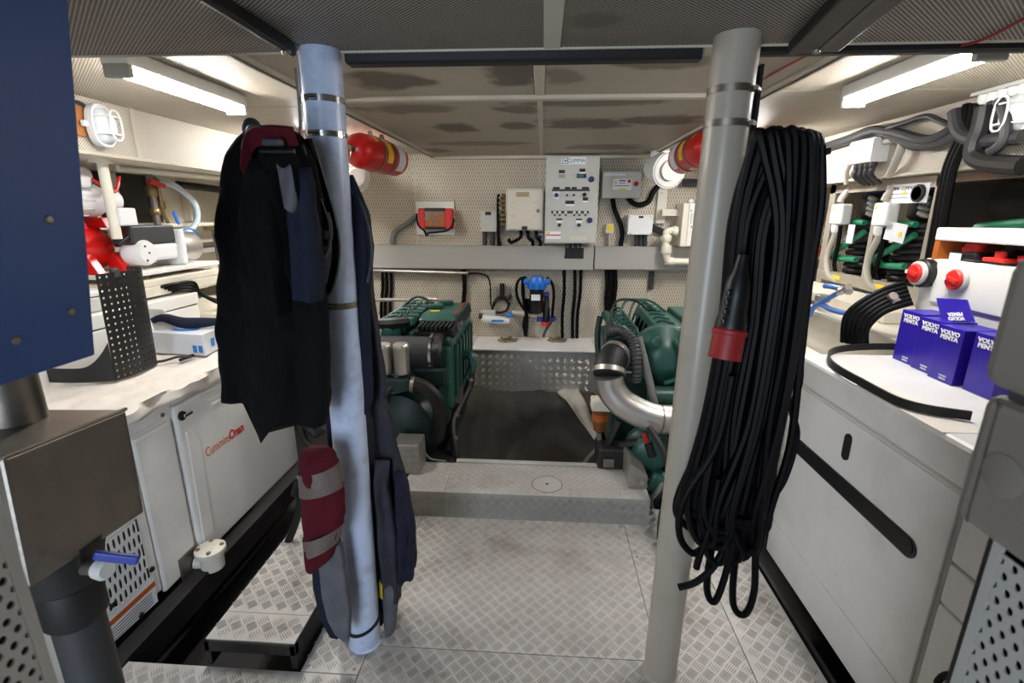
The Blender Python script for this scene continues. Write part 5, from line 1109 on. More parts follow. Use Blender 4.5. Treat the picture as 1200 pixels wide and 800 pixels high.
# ------------------------------------------------------------------ right cabinet (white enclosure)
CX, CZ = 1.04, .957
C1 = thing('white_enclosure', 'large white machine enclosure with long black recessed slot on the right', 'cabinet', (1.4, 1.5, 0))
B(CX+.006, 1.80, 1.105, 1.93, .03, .838).build('body', 'white_enamel', C1, bevel=.012)
B(CX+.03, 1.78, 1.13, 1.90, 0, .03).build('skid', 'black_paint', C1)
B(CX, 1.80, 1.10, 1.935, .844, CZ).build('lid', 'white_enamel', C1, bevel=.014)
B(CX, CX+.008, 1.108, 1.925, .205, .832).build('front_panel', 'white_enamel', C1, bevel=.003)
B(CX-.001, CX+.008, 1.108, 1.925, .035, .196).build('lower_panel', 'white_enamel', C1, bevel=.003)
def capsule(yc, zc, ly, lz, x, n=10):
    r = min(ly, lz)/2; pts = []
    for k in range(4):
        sx_, sz_ = ((1, 1), (-1, 1), (-1, -1), (1, -1))[k]
        for i in range(n//2+1):
            a = k*PI/2+i/(n//2)*PI/2; pts.append(Vector((x, yc+sx_*(ly/2-r)+r*math.cos(a), zc+sz_*(lz/2-r)+r*math.sin(a))))
    return pts
sl = MB().prism(capsule(1.535, .602, .70, .062, CX-.004), (.006, 0, 0)).build('slot_rim', 'dark_grey', C1)
MB().prism(capsule(1.537, .605, .686, .050, CX-.0065), (.006, 0, 0)).build('recess', 'black_plastic', sl)
MB().prism(capsule(1.537, .742, .034, .095, CX-.006), (.008, 0, 0)).build('latch', 'black_plastic', C1, bevel=.002)
B(CX-.002, CX+.1, 1.2, 1.55, CZ-.0005, CZ+.001).build('worn_strip', 'paper', C1)
C2 = thing('white_side_unit', 'white panelled unit nearest the viewer on the right', 'cabinet', (1.4, .8, 0))
for z0, z1 in ((.02, .527), (.533, .648), (.656, .95)): B(CX+.004, 1.78, .45, 1.094, z0, z1).build('panel', 'white_enamel', C2, bevel=.006)
mb = MB(); mb.tube(cr([at_x(1098, 800, CX-.01), at_x(1105, 792, CX-.012), at_x(1115, 791, CX-.012), at_x(1128, 800, CX-.01), at_x(1135, 815, CX-.01)], 5), .008, 8); tag(mb.build('side_cable', 'black_cable', smooth=True), 'black cable end looping at the bottom of the near white unit', 'cable')
# belt lying on top
zb_ = CZ+.016
bp = [at_z(1138, 487, zb_), at_z(1090, 480, zb_), at_z(1055, 471, zb_), at_z(1030, 459, zb_), at_z(1010, 448, zb_), at_z(985, 434, zb_), at_z(972, 423, zb_), at_z(973, 413, zb_), at_z(990, 408, zb_), at_z(1020, 406, zb_), at_z(1050, 406, zb_)]
o = MB().ribbon(cr(bp, 8), (0, 0, .026), .007).build('drive_belt', 'black_rubber'); tag(o, 'flat black drive belt looped on top of the white enclosure', 'belt')
# blue cartons
def carton(y0, y1, x0, dx, z1, label, mt='blue_carton', low=True):
    t = thing('parts_carton', label, 'carton', ((x0+dx/2), (y0+y1)/2, CZ), 'blue parts cartons')
    b_ = B(x0, x0+dx, y0, y1, CZ+.001, z1).build('box', mt, t, bevel=.002)
    yc = (y0+y1)/2
    text('VOLVO', .019, (x0-.0008, yc, z1-.020), (0, -1, 0), (0, 0, 1), 'print_white', b_, bold=.0009, sx=1.2)
    text('PENTA', .019, (x0-.0008, yc, z1-.037), (0, -1, 0), (0, 0, 1), 'print_white', b_, bold=.0009, sx=1.2)
    if low: 
        text('VOLVO', .009, (x0-.0008, yc-.01, CZ+.022), (0, -1, 0), (0, 0, 1), 'print_white', b_); text('PENTA', .009, (x0-.0008, yc-.01, CZ+.012), (0, -1, 0), (0, 0, 1), 'print_white', b_)
    return t, b_
carton(1.775, 1.88, 1.372, .11, 1.152, 'blue parts carton at the far end of the row on the enclosure')
carton(1.672, 1.772, 1.362, .11, 1.147, 'blue parts carton second from the far end of the row')
t, b_ = carton(1.565, 1.668, 1.345, .12, 1.143, 'blue parts carton with its lid flap folded up')
fl0, fl1 = at_x(1104, 377, 1.40), at_x(1142, 377, 1.40); fu0, fu1 = at_x(1097, 349, 1.42), at_x(1133, 351, 1.42)
MB().prism([fl0, fl1, fu1, fu0], (.003, 0, 0)).build('lid_flap', 'blue_carton', t)
fc = (fl0+fl1)/2; xd = (fl1-fl0).normalized(); yd = (fu0-fl0).normalized()
text('VOLVO', .019, fc+yd*.014-Vector((.0016, 0, 0)), -xd, -yd, 'print_white', t, bold=.0012); text('PENTA', .019, fc+yd*.032-Vector((.0016, 0, 0)), -xd, -yd, 'print_white', t, bold=.0012)
carton(1.44, 1.543, 1.36, .12, 1.146, 'blue parts carton at the near end of the row', low=False)
# battery switch unit
BXX = 1.5
S = thing('switch_unit', 'white battery switch unit with two red rotary knobs behind the blue cartons', 'switch unit', (1.65, 1.7, CZ))
B(BXX+.005, 1.79, 1.2, 2.0, CZ+.001, 1.335).build('body', 'white_board', S, bevel=.004)
fp = B(BXX-.004, BXX+.005, 1.2, 1.93, 1.175, 1.338).build('front_panel', 'white_board', S, bevel=.004)
B(BXX, 1.79, 1.2, 1.975, 1.405, 1.452).build('top_panel', 'white_board', S, bevel=.006)
B(1.74, 1.79, 1.2, 1.975, 1.335, 1.406).build('back_panel', 'black_paint', S)
B(BXX+.005, 1.78, 1.95, 1.975, 1.335, 1.406).build('side_post', 'orange', S)
def knob(y, z, x, t):
    k = MB().lathe((x, y, z), (-1, 0, 0), [(0, .046), (.01, .046), (.014, .042)], 26).build('knob_ring', 'panel_grey', t, smooth=True)
    MB().lathe((x-.012, y, z), (-1, 0, 0), [(0, .036), (.008, .036), (.012, .032), (.013, .02)], 24).build('red_knob', 'red_plastic', k, smooth=True)
    MB().obox((x-.027, y, z), (.010, .056, .020), Matrix.Rotation(.25, 3, 'X')).build('grip', 'red_plastic', k, bevel=.006)
    MB().obox((x-.033, y+.022, z+.005), (.002, .010, .014)).build('pointer', 'print_white', k)
p = at_x(1125, 328, BXX); knob(p.y, p.z, BXX-.004, S)
p = at_x(1080, 320, BXX-.02); MB().lathe((BXX+.01, p.y, p.z), (-1, 0, 0), [(0, .055), (.035, .055), (.04, .05)], 24).build('switch_housing', 'black_plastic', S, smooth=True); knob(p.y, p.z, BXX-.03, S)
B(BXX-.0052, BXX-.004, 1.50, 1.62, 1.20, 1.29).build('paper_label', 'print_white', fp)
B(BXX-.006, BXX-.004, 1.75, 1.82, 1.185, 1.205).build('name_label', 'print_white', fp)
B(BXX+.02, BXX+.1, 1.80, 1.92, 1.336, 1.372).build('terminal_block', 'black_plastic', S, bevel=.01)
MB().lathe((BXX+.06, 1.86, 1.37), (0, 0, 1), [(0, .035), (.012, .035), (.018, .03), (.028, .028)], 16).build('red_terminal', 'red_plastic', S, smooth=True)
MB().obox((BXX+.015, 1.88, 1.35), (.002, .05, .026)).build('terminal_tag', 'print_white', S)
MB().obox((BXX+.04, 1.73, 1.352), (.05, .08, .014)).build('red_lug', 'red_plastic', S, bevel=.004); MB().cyl((BXX+.04, 1.73, 1.355), (BXX+.04, 1.73, 1.38), .016).build('lug_post', 'red_plastic', S, smooth=True)
MB().tube(cr([(BXX+.05, 1.73, 1.365), (BXX+.06, 1.71, 1.398), (BXX+.1, 1.66, 1.39), (BXX+.2, 1.6, 1.37)], 5), .014, 8).build('cable', 'black_cable', S, smooth=True)
MB().tube(cr([(BXX+.05, 1.68, 1.36), (BXX+.1, 1.62, 1.37), (BXX+.2, 1.5, 1.36)], 5), .010, 8).build('cable', 'red_plastic', S, smooth=True)
# black hose coil beside the cartons
mb = MB()
for k in range(6): mb.tube(cr([(1.36-.012*k, 2.02+.012*k, CZ+.012), (1.33-.010*k, 1.99+.012*k, 1.05+.01*k), (1.38, 1.985+.012*k, 1.12+.014*k), (1.47, 1.975+.012*k, 1.16+.014*k)], 6), .011, 8)
tag(mb.build('cable_coil', 'black_cable', smooth=True), 'grey black cable loops behind the far blue carton', 'cable')
# cream tank behind the enclosure
T2 = thing('cream_locker', 'cream locker with grey capped pipe behind the black cable coil', 'locker', (1.7, 2.4, .2))
B(1.47, 1.95, 1.975, 2.78, .2, .985).build('body', 'cream', T2, bevel=.01); B(1.455, 1.95, 1.96, 2.80, .985, 1.002).build('lid', 'cream', T2, bevel=.004)
B(1.60, 2.3, 2.3, 3.38, 1.003, 1.058).build('rear_shelf', 'cream', T2, bevel=.006)
p = at_z(957, 362, 1.002); MB().cyl((p.x+.01, p.y-.02, 1.0), (p.x+.01, p.y-.02, 1.05), .032).build('pipe_stub', 'cream_pipe', T2, smooth=True); MB().lathe((p.x+.01, p.y-.02, 1.05), (0, 0, 1), [(0, .036), (.03, .036), (.035, .03)], 16).build('pipe_cap', 'grey_hose', T2, smooth=True)
T3 = thing('white_cupboard', 'white cupboard front behind the coil bottom', 'cupboard', (1.4, 2.4, 0)); B(1.25, 1.46, 1.97, 2.78, 0, .80).build('body', 'white_enamel', T3, bevel=.006)
for z in (.3, .55): B(1.246, 1.25, 1.99, 2.76, z, z+.005).build('seam', 'panel_grey_dark', T3)
# refrigeration rack
FX = 1.85
F = thing('refrigeration_rack', 'stainless frame rack holding coiled condensers and green hoses', 'rack', (2.1, 2.9, 1.06))
for y0, y1 in ((3.30, 3.36), (2.44, 2.50)): B(FX, FX+.03, y0, y1, 1.062, 1.685).build('post', 'rack_steel', F, bevel=.003)
B(FX, FX+.03, 2.44, 3.36, 1.625, 1.68).build('top_rail', 'rack_steel', F, bevel=.003); B(FX-.002, FX+.03, 2.44, 3.36, 1.085, 1.145).build('bottom_rail', 'rack_steel', F, bevel=.003)
B(FX-.0, FX+.03, 1.5, 2.44, 1.64, 1.68).build('top_rail', 'steel_dull', F, bevel=.003); B(FX+.10, FX+.13, 1.98, 2.0, 1.06, 1.66).build('post', 'rack_steel', F, bevel=.003)
B(FX+.004, FX+.02, 2.88, 2.915, 1.10, 1.45).build('divider', 'rack_steel', F, bevel=.003)
B(2.45, 2.48, 1.5, 3.4, 1.07, 1.67).build('back_plate', 'black_paint', F)
for y in (2.75, 3.15): B(FX-.004, FX, y-.05, y+.05, 1.105, 1.128).build('yellow_tag', 'print_yellow', F)
gp = B(FX-.004, FX, 2.53, 2.83, 1.555, 1.65).build('gauge_plate', 'print_white', F)
text('CLIMMA  COMPACT', .026, (FX-.0045, 2.71, 1.628), (0, -1, 0), (0, 0, 1), 'print_black', gp, sx=.85)
for z in (1.60, 1.58): B(FX-.0048, FX-.004, 2.66, 2.80, z, z+.004).build('small_print', 'print_grey', gp)
MB().lathe((FX-.004, 2.685, 1.605), (-1, 0, 0), [(0, .012), (.001, .012)], 16).build('yellow_dot', 'print_yellow', gp)
MB().lathe((FX-.004, 2.585, 1.60), (-1, 0, 0), [(0, .042), (.012, .042), (.015, .038)], 24).build('gauge', 'black_plastic', F, smooth=True)
MB().lathe((FX-.016, 2.585, 1.60), (-1, 0, 0), [(0, .032), (.003, .032)], 24).build('gauge_face', 'dark_grey', F)
for (yc, zl, zh) in ((3.20, 1.08, 1.44), (2.80, 1.09, 1.43)):
    mb = MB(); nt_ = 9; pts = []
    for k in range(nt_*20+1): a = k*2*PI/20; pts.append((2.03+.105*math.cos(a), yc-.04+.105*math.sin(a), zl+.02+(zh-zl-.02)*k/(nt_*20)))
    MB().tube(pts, .0175, 8).build('condenser_coil', 'black_rubber', F, smooth=True)
    MB().cyl((2.03, yc-.04, zl-.01), (2.03, yc-.04, zh+.02), .08).build('coil_core', 'black_paint', F, smooth=True)
    for z in (zl+.03, zl+.2, zl+.26): B(1.90, 1.912, yc-.02, yc+.01, z, z+.03).build('coil_clip', 'panel_grey', F)
    MB().lathe((2.03, yc-.04, 1.54), (0, 0, 1), [(-.08, .06), (-.05, .085), (.05, .085), (.08, .05)], 18).build('compressor', 'black_paint', F, smooth=True)
    for k in range(4): MB().lathe((1.95+.01*k, yc-.16+.02*k, 1.49+.03*k), (-1, .3, .4), [(0, .012), (.03, .016), (.05, .01)], 8).build('valve', 'steel', F, smooth=True)
    H = [(1.92, yc+.10, 1.45), (1.90, yc, 1.455), (1.90, yc-.16, 1.45)]; MB().tube(cr(H, 6), .017, 10).build('green_hose', 'green_hose', F, smooth=True)
    H = [(1.90, yc-.17, 1.40), (1.885, yc-.06, 1.33), (1.90, yc+.10, 1.25), (1.95, yc+.12, 1.23), (1.90, yc+.06, 1.225), (1.89, yc-.16, 1.235)]; MB().tube(cr(H, 6), .017, 10).build('green_hose', 'green_hose', F, smooth=True)
    MB().tube(cr([(1.90, yc+.05, 1.10), (1.89, yc-.1, 1.105), (1.90, yc-.18, 1.11)], 6), .017, 10).build('green_hose', 'green_hose', F, smooth=True)
    o = B(FX-.045, FX+.02, yc-.075, yc+.045, 1.440, 1.560).build('control_box', 'white_plastic', F, bevel=.012)
    MB().lathe((FX-.045, yc+.02, 1.535), (-1, 0, 0), [(0, .012), (.001, .012)], 4).build('warning_sticker', 'print_yellow', o)
    MB().tube(cr([(FX-.02, yc, 1.57), (FX-.01, yc, 1.60), (FX+.02, yc-.02, 1.66)], 5), .02, 10).build('gland_hose', 'conduit', F, smooth=True)
    MB().tube(cr([(FX-.02, yc-.0, 1.435), (FX-.015, yc+.0, 1.38), (FX-.01, yc+.05, 1.28), (FX-.012, yc+.05, 1.2), (FX-.01, yc-.0, 1.12), (FX+.02, yc-.06, 1.09)], 6), .018, 10).build('conduit_loop', 'conduit', F, smooth=True)
    MB().lathe((FX-.02, yc, 1.437), (0, 0, -1), [(0, .026), (.03, .026), (.05, .018)], 12).build('gland', 'white_plastic', F, smooth=True)
    MB().tube(cr([(FX-.01, yc-.03, 1.43), (FX, yc-.02, 1.33), (FX+.02, yc+.02, 1.2), (FX+.03, yc-.0, 1.13)], 5), .012, 8).build('cable', 'black_cable', F, smooth=True)
o = MB().obox((FX-.015, 2.68, 1.41), (.003, .15, .095), Matrix.Rotation(.12, 3, 'X')).build('info_card', 'carton_white', F); MB().lathe((FX-.017, 2.64, 1.40), (-1, 0, 0), [(0, .014), (.001, .014)], 16).build('yellow_dot', 'print_yellow', o)
B(FX-.004, FX, 3.04, 3.10, 1.33, 1.44).build('side_tag', 'carton_white', F)
MB().lathe((2.06, 3.08, 1.60), (0, 1, 0), [(0, .03), (.02, .055), (.18, .055), (.2, .03)], 16).build('motor_can', 'blue_handle', F, smooth=True)
for k in range(3): MB().tube(cr([(2.0+.12*k, 2.40, 1.44+.015*k), (2.02+.1*k, 2.2, 1.465+.015*k), (2.06+.1*k, 1.95, 1.49), (2.1+.1*k, 1.6, 1.47)], 6), .022, 10).build('green_hose', 'green_hose', F, smooth=True)
for k in range(2): MB().cyl((2.15, 1.6+.5*k, 1.56), (2.15, 1.95+.5*k, 1.56), .09).build('black_motor', 'black_paint', F, smooth=True)
# blue hoses with steel valves under the rack
def bh(pts, label):
    t = thing('blue_hose', label, 'hose', at_x(*pts[0], 1.43)-Vector((0, 0, .02)), 'blue hoses'); q = [at_x(x, y, 1.43-.003*i) for i, (x, y) in enumerate(pts)]
    MB().tube(cr(q, 8), .013, 10).build('tube', 'blue_hose', t, smooth=True)
    d = (q[-1]-q[-2]).normalized(); MB().lathe(q[-1]-d*.02, d, [(0, .016), (.02, .018), (.03, .012), (.06, .012), (.065, .017), (.08, .017)], 12).build('steel_valve', 'steel', t, smooth=True)
bh([(948, 370), (953, 361), (965, 353), (977, 346), (986, 341)], 'short blue hose beside the grey capped pipe')
bh([(952, 362), (960, 356), (975, 363), (995, 367), (1015, 364), (1030, 359), (1037, 354)], 'long curved blue hose sagging in front of the cream shelf')
bh([(967, 335), (976, 336), (987, 339)], 'upper left blue hose stub under the rack'); bh([(1018, 347), (1028, 350), (1040, 352)], 'blue hose stub under the rack beside the black loops')
# fascia: junction box, cables, lamp
J = thing('fascia_box', 'white junction box with grey conduits on the right fascia', 'electrical box', (1.74, 2.85, 1.75))
B(1.70, 1.779, 2.76, 2.97, 1.765, 1.885).build('body', 'white_plastic', J, bevel=.004); B(1.695, 1.70, 2.765, 2.965, 1.77, 1.88).build('lid', 'white_plastic', J, bevel=.003)
for k in range(4): MB().lathe((1.73, 2.79+.045*k, 1.765), (0, 0, -1), [(0, .018), (.02, .018), (.03, .013)], 10).build('gland', 'dark_grey', J, smooth=True); MB().tube(cr([(1.73, 2.79+.045*k, 1.74), (1.735, 2.80+.045*k, 1.70), (1.80, 2.82+.04*k, 1.66)], 4), .013, 8).build('cable', 'dark_grey', J, smooth=True)
MB().tube(cr([(1.74, 2.75, 1.86), (1.74, 2.68, 1.86), (1.74, 2.62, 1.83), (1.74, 2.64, 1.75), (1.76, 2.70, 1.69)], 6), .018, 10).build('conduit', 'conduit', J, smooth=True)
MB().tube(cr([(1.75, 3.02, 1.80), (1.75, 3.05, 1.74), (1.77, 3.06, 1.67)], 5), .016, 8).build('conduit', 'conduit', J, smooth=True)
def fc(px, X=1.755): return [at_x(x, y, X) for x, y in px]
for k, (px, r_, lab, mt_) in enumerate((
        ([(955, 176), (990, 165), (1024, 153), (1045, 160), (1075, 170), (1105, 166), (1140, 150)], .026, 'thick dark cable sagging along the right fascia', 'dark_grey'),
        ([(1024, 152), (1050, 155), (1085, 164), (1110, 155), (1122, 140), (1130, 128)], .022, 'thick dark cable rising to the ceiling bracket on the right', 'dark_grey'),
        ([(1040, 150), (1062, 143), (1085, 136), (1100, 141), (1115, 148)], .012, 'thin dark cable arched above the sagging cables', 'dark_grey'),
        ([(1119, 130), (1122, 150), (1130, 160), (1150, 165), (1175, 163), (1200, 160)], .026, 'dark cable curving right below the ceiling bracket', 'dark_grey'),
        ([(1155, 125), (1150, 150), (1143, 168), (1142, 182), (1155, 190), (1180, 193), (1200, 194)], .034, 'thickest dark hose bending under the right soffit', 'black_rubber'),
        ([(1170, 118), (1178, 135), (1178, 160), (1170, 172), (1160, 178)], .018, 'dark cable hanging beside the right oval lamp', 'dark_grey'))):
    o = MB().tube(cr(fc(px, 1.745-.012*k), 6), r_, 10).build('fascia_cable', mt_, smooth=True); tag(o, lab, 'cable')
for k in range(3):
    o = MB().tube(cr(fc([(1133+7*k, 122), (1131+6*k, 140), (1122+5*k, 165), (1108+4.5*k, 200), (1096+5*k, 260), (1082+5*k, 340), (1078+5*k, 372)], 1.725), 6), .015, 8).build('rack_cable', 'black_cable', smooth=True); tag(o, ('black cable strapped to the rack post, left of three', 'black cable strapped to the rack post, middle of three', 'black cable strapped to the rack post, right of three')[k], 'cable', 'rack post cables')
for k in range(2): o = MB().tube(cr(fc([(1160+4*k, 120), (1168+5*k, 140), (1185+4*k, 146)], 1.72), 5), .012, 8).build('thin_cable', 'dark_grey', smooth=True); tag(o, ('thin dark cable right of the ceiling bracket', 'second thin dark cable right of the ceiling bracket')[k], 'cable')
GB = thing('cable_bracket', 'row of white cable glands below the ceiling on the right', 'gland bracket', (1.74, 2.2, 1.93))
for k in range(5): MB().lathe((1.73, 2.02+.042*k, 1.965), (0, 0, -1), [(0, .02), (.03, .02), (.045, .014)], 10).build('gland', 'white_plastic', GB, smooth=True)
B(1.70, 1.76, 1.99, 2.22, 1.955, 1.968).build('bar', 'panel_grey', GB)
p = at_x(1207, 133, 1.775); bulkhead_lamp(1.775, p.y, p.z, 1, 'white oval bulkhead lamp cut by the right frame edge')
cb = thing('wall_duct_end', 'small cream box on the back wall right of the coil', 'electrical box', at_y(960, 243, 3.9)); x0, x1, z0, z1 = rectY(952, 216, 974, 243, 3.9); B(x0, x1, 3.9, 4.198, z0, z1).build('body', 'cream', cb, bevel=.004); B(x0+.02, x1-.02, 3.896, 3.9, z0+.02, z1-.02).build('lid', 'cream', cb, bevel=.002)
pm = thing('small_pump', 'dark pump with red end seen past the cable coil', 'pump', at_y(955, 335, 3.55)); q = at_y(958, 312, 3.55)
B(q.x-.25, q.x+.1, 3.4, 3.9, q.z-.30, q.z-.14).build('base', 'cream', pm, bevel=.01); MB().lathe(q+Vector((-.18, 0, -.04)), (1, 0, 0), [(0, .05), (.03, .09), (.2, .09), (.24, .05)], 18).build('motor', 'dark_grey', pm, smooth=True); MB().lathe(q+Vector((-.10, -.1, .02)), (.3, 0, 1), [(0, .02), (.12, .02)], 10).build('red_handle', 'red_plastic', pm, smooth=True); MB().tube(cr([q+Vector((-.2, 0, .1)), q+Vector((-.05, -.02, .14)), q+Vector((.1, 0, .06))], 5), .02, 8).build('pipe', 'brass', pm, smooth=True)
B(q.x-.2, q.x+.4, 3.35, 3.9, .2, q.z-.30).build('plinth', 'cream', pm)
# foreground right: grey housings and guard
G2 = thing('grey_housing', 'blurred grey beige rounded housing at the right frame edge', 'housing', (.6, .3, 1.19))
B(.405, .75, .10, .452, 1.348, 1.47).build('upper_case', 'housing_grey', G2, bevel=.018, seg=3); B(.42, .75, .10, .455, 1.205, 1.338).build('lower_case', 'housing_grey', G2, bevel=.012, seg=3)
B(.43, .75, .12, .44, 1.33, 1.35).build('gasket', 'dark_grey', G2)
MB().lathe((.42, .415, 1.272), (-1, 0, 0), [(-.002, .02), (.0008, .02), (.0016, .018)], 24).build('boss', 'housing_grey', G2, smooth=True); B(.4192, .421, .434, .436, 1.21, 1.335).build('seam', 'steel_dull', G2)
B(.45, .75, .1, .44, .0, 1.204).build('stand', 'black_paint', G2)
e0 = at_x(1172, 632, .444)
guard('perforated_guard', 'grey perforated metal guard at the lower right corner', .444, e0.y, .5, 1.2, 'panel_grey_dark', 1)

# ------------------------------------------------------------------ cable coil on the beige pillar
rnd = random.Random(12)
CC = thing('cable_coil', 'large coil of black power cable with red plug hung by the beige pillar', 'cable coil', (.62, 1.2, .25))
mb = MB(); NL = 30
for k in range(NL):
    s = (k % 10)/9; lay = k//10; j = lambda a: rnd.uniform(-a, a)
    Yk = 1.215-.028*lay+j(.012)
    xt = 888+64*s+j(3); xl = 858+38*s+j(7); xr_ = 898+34*s+j(6); xb = 822+60*s+j(9); yb = 622+22*math.sin(k*1.7)+j(12)
    px = [(xt, 153+8*abs(s-.5)+j(3)), (xt+6, 175), (xr_+14, 270), (xr_-2, 400), (xr_-20, 500), (xb+16, 590), (xb+10, yb), (xb-10, yb-4), (xb-20, 585), (xl-26, 490), (xl-6, 380), (xl+6, 260), (xt-8, 175)]
    P = [at_y(x, y, Yk-.02*math.sin(i/13*2*PI)) for i, (x, y) in enumerate(px)]
    mb.tube(cr(P, 6, closed=True), .0098, 7, closed=True)
mb.build('cable_loops', 'black_cable', CC, smooth=True)
def strand(px, Y, r_=.0098): MB().tube(cr([at_y(x, y, Y+.004*i) for i, (x, y) in enumerate(px)], 8), r_, 8).build('stray_loop', 'black_cable', CC, smooth=True)
strand([(905, 480), (897, 560), (886, 640), (884, 690), (876, 716), (866, 719), (859, 705), (860, 670), (868, 610), (875, 540)], 1.17)
strand([(880, 520), (868, 580), (858, 640), (848, 680), (838, 704), (830, 698), (829, 675), (838, 620), (850, 560)], 1.17)
strand([(858, 440), (840, 520), (806, 575), (796, 605), (798, 632), (812, 648), (826, 640)], 1.15)
strand([(842, 560), (830, 620), (820, 650), (816, 665)], 1.16); strand([(850, 640), (835, 665), (815, 682), (795, 688)], 1.18)
strand([(962, 170), (962, 240), (948, 330), (938, 420), (926, 520), (905, 590), (895, 625)], 1.16); strand([(935, 360), (938, 440), (928, 480), (934, 510), (920, 560), (900, 590)], 1.2, .008)
strand([(920, 380), (928, 392), (936, 400), (930, 402)], 1.22, .005)
c0, c1, c2 = at_y(866, 330, 1.12), at_y(856, 385, 1.11), at_y(849, 420, 1.10)
d = (c1-c0)
MB().lathe(c0, d, [(-.06, .012), (-.02, .018), (0, .026), (.03, .028), (.07, .030), (d.length-.015, .035), (d.length, .036)], 24).build('plug_body', 'black_plastic', CC, smooth=True)
pr = MB().lathe(c1, c2-c1, [(0, .036), (.004, .039), (.012, .039), (.014, .036), ((c2-c1).length, .037)], 24).build('red_plug', 'red_dark', CC, smooth=True)
for i in range(4): q = c0+d*(.2+.2*i); MB().obox(q+Vector((-.025, -.02, 0)), (.012, .012, .014)).build('body_lug', 'black_plastic', CC, bevel=.003)
# ------------------------------------------------------------------ garments on the pale pillar
def lerpf(pts, y):
    if y <= pts[0][0]: return pts[0][1]
    for (a, b_), (c, d) in zip(pts, pts[1:]):
        if y <= c: return b_+(d-b_)*(y-a)/(c-a)
    return pts[-1][1]
def garment(left, right, top, bottom, Yc, dep, seed, folds=6, amp=.10, nu=72, nv=56):
    """closed hanging cloth: left/right outline (photo y -> x), bottom(x) -> photo y, mid depth Yc and half depth dep"""
    mb = MB()
    for j in range(nv+1):
        s = j/nv
        for i in range(nu):
            a = 2*PI*i/nu; ca, sa = math.cos(a), math.sin(a)
            yb = 600.0
            xm = (lerpf(left, top+s*200)+lerpf(right, top+s*200))/2
            y = top+s*(lerpf(bottom, 0)-top)
            xl, xr_ = lerpf(left, y), lerpf(right, y); cx, hw = (xl+xr_)/2, (xr_-xl)/2
            x = cx+hw*ca; y2 = top+s*(lerpf(bottom, x)-top)
            xl, xr_ = lerpf(left, y2), lerpf(right, y2); cx, hw = (xl+xr_)/2, (xr_-xl)/2
            shrink = min(1, math.sqrt(max(0.0, s*9+.05))) if s < .12 else 1
            f = 1+amp*(math.sin(a*folds+seed+2.2*s)+.7*noise.noise(Vector((ca*2.2+seed, sa*2.2, s*3.5)))+.5*noise.noise(Vector((ca*5+seed, sa*5, s*7))))
            x = cx+hw*ca*(1+.25*(f-1))
            p = at_y(x, y2, Yc); mb.v.append(Vector((p.x, Yc+dep*sa*f*shrink+.012*noise.noise(Vector((x*.03, y2*.03, seed))), p.z)))
    for j in range(nv):
        for i in range(nu): mb.f.append((j*nu+i, j*nu+(i+1) % nu, (j+1)*nu+(i+1) % nu, (j+1)*nu+i))
    mb.f.append(tuple(range(nu-1, -1, -1))); mb.f.append(tuple(nv*nu+i for i in range(nu)))
    return mb
J = thing('black_jacket', 'black jacket with red collar hanging on the pale pillar', 'jacket', (-.8, 1.22, .88))
Lf = [(150, 296), (160, 283), (190, 275), (215, 268), (250, 261), (275, 256), (300, 264), (340, 263), (380, 264), (465, 267), (520, 290)]
Rt = [(150, 338), (160, 352), (190, 366), (230, 374), (300, 378), (350, 380), (400, 384), (460, 388), (520, 380)]
bot = [(0, 466), (268, 466), (302, 466), (306, 480), (315, 507), (325, 495), (345, 479), (362, 489), (380, 495), (420, 494)]
garment(Lf, Rt, 152, bot, 1.215, .075, 1.0, folds=5, amp=.24).build('body', 'jacket_black', J, smooth=True, ang=60)
# front sleeve folded over, lapel fold, red collar, cap, patch
garment([(190, 296), (260, 284), (330, 300), (380, 330)], [(190, 328), (260, 338), (330, 342), (380, 346)], 185, [(0, 372), (300, 350), (345, 385)], 1.165, .05, 4.2, folds=4, amp=.14, nu=40, nv=30).build('sleeve', 'jacket_black', J, smooth=True, ang=60)
garment([(200, 338), (260, 338), (330, 346), (380, 352)], [(200, 366), (260, 374), (330, 379), (380, 374)], 196, [(0, 352), (340, 345), (375, 352)], 1.16, .04, 2.6, folds=4, amp=.16, nu=40, nv=30).build('lining', 'navy_cloth', J, smooth=True, ang=60)
mb = MB(); mb.ribbon(cr([at_y(286, 205, 1.15), at_y(288, 178, 1.14), at_y(296, 162, 1.14), at_y(318, 158, 1.135), at_y(346, 160, 1.14)], 8), (0, -.02, .035), .012); mb.build('red_collar', 'red_cloth', J)
mb = MB(); mb.grid(lambda u, v: at_y(324+16*u+10*v, 192+52*v+5*math.sin(u*3), 1.118+.014*math.sin(u*PI+v*4)), 8, 14); mb.build('grey_lining', 'grey_cloth', J, smooth=True, solid=.004)
mb = MB(); mb.tube([at_y(306, 177, 1.12), at_y(345, 177, 1.12)], .006, 8); mb.build('hanger_bar', 'black_plastic', J, smooth=True)
mb = MB(); mb.obox(at_y(320, 167, 1.12), (.045, .02, .016)); mb.build('buckle', 'dark_grey', J, bevel=.004)
mb = MB(); mb.ell(at_y(296, 153, 1.24), (.022, .03, .03)); mb.tube(cr([at_y(288, 160, 1.2), at_y(293, 148, 1.19), at_y(304, 150, 1.19), at_y(309, 158, 1.2)], 5), .004, 6); mb.build('hood_tip', 'dark_grey', J, smooth=True)
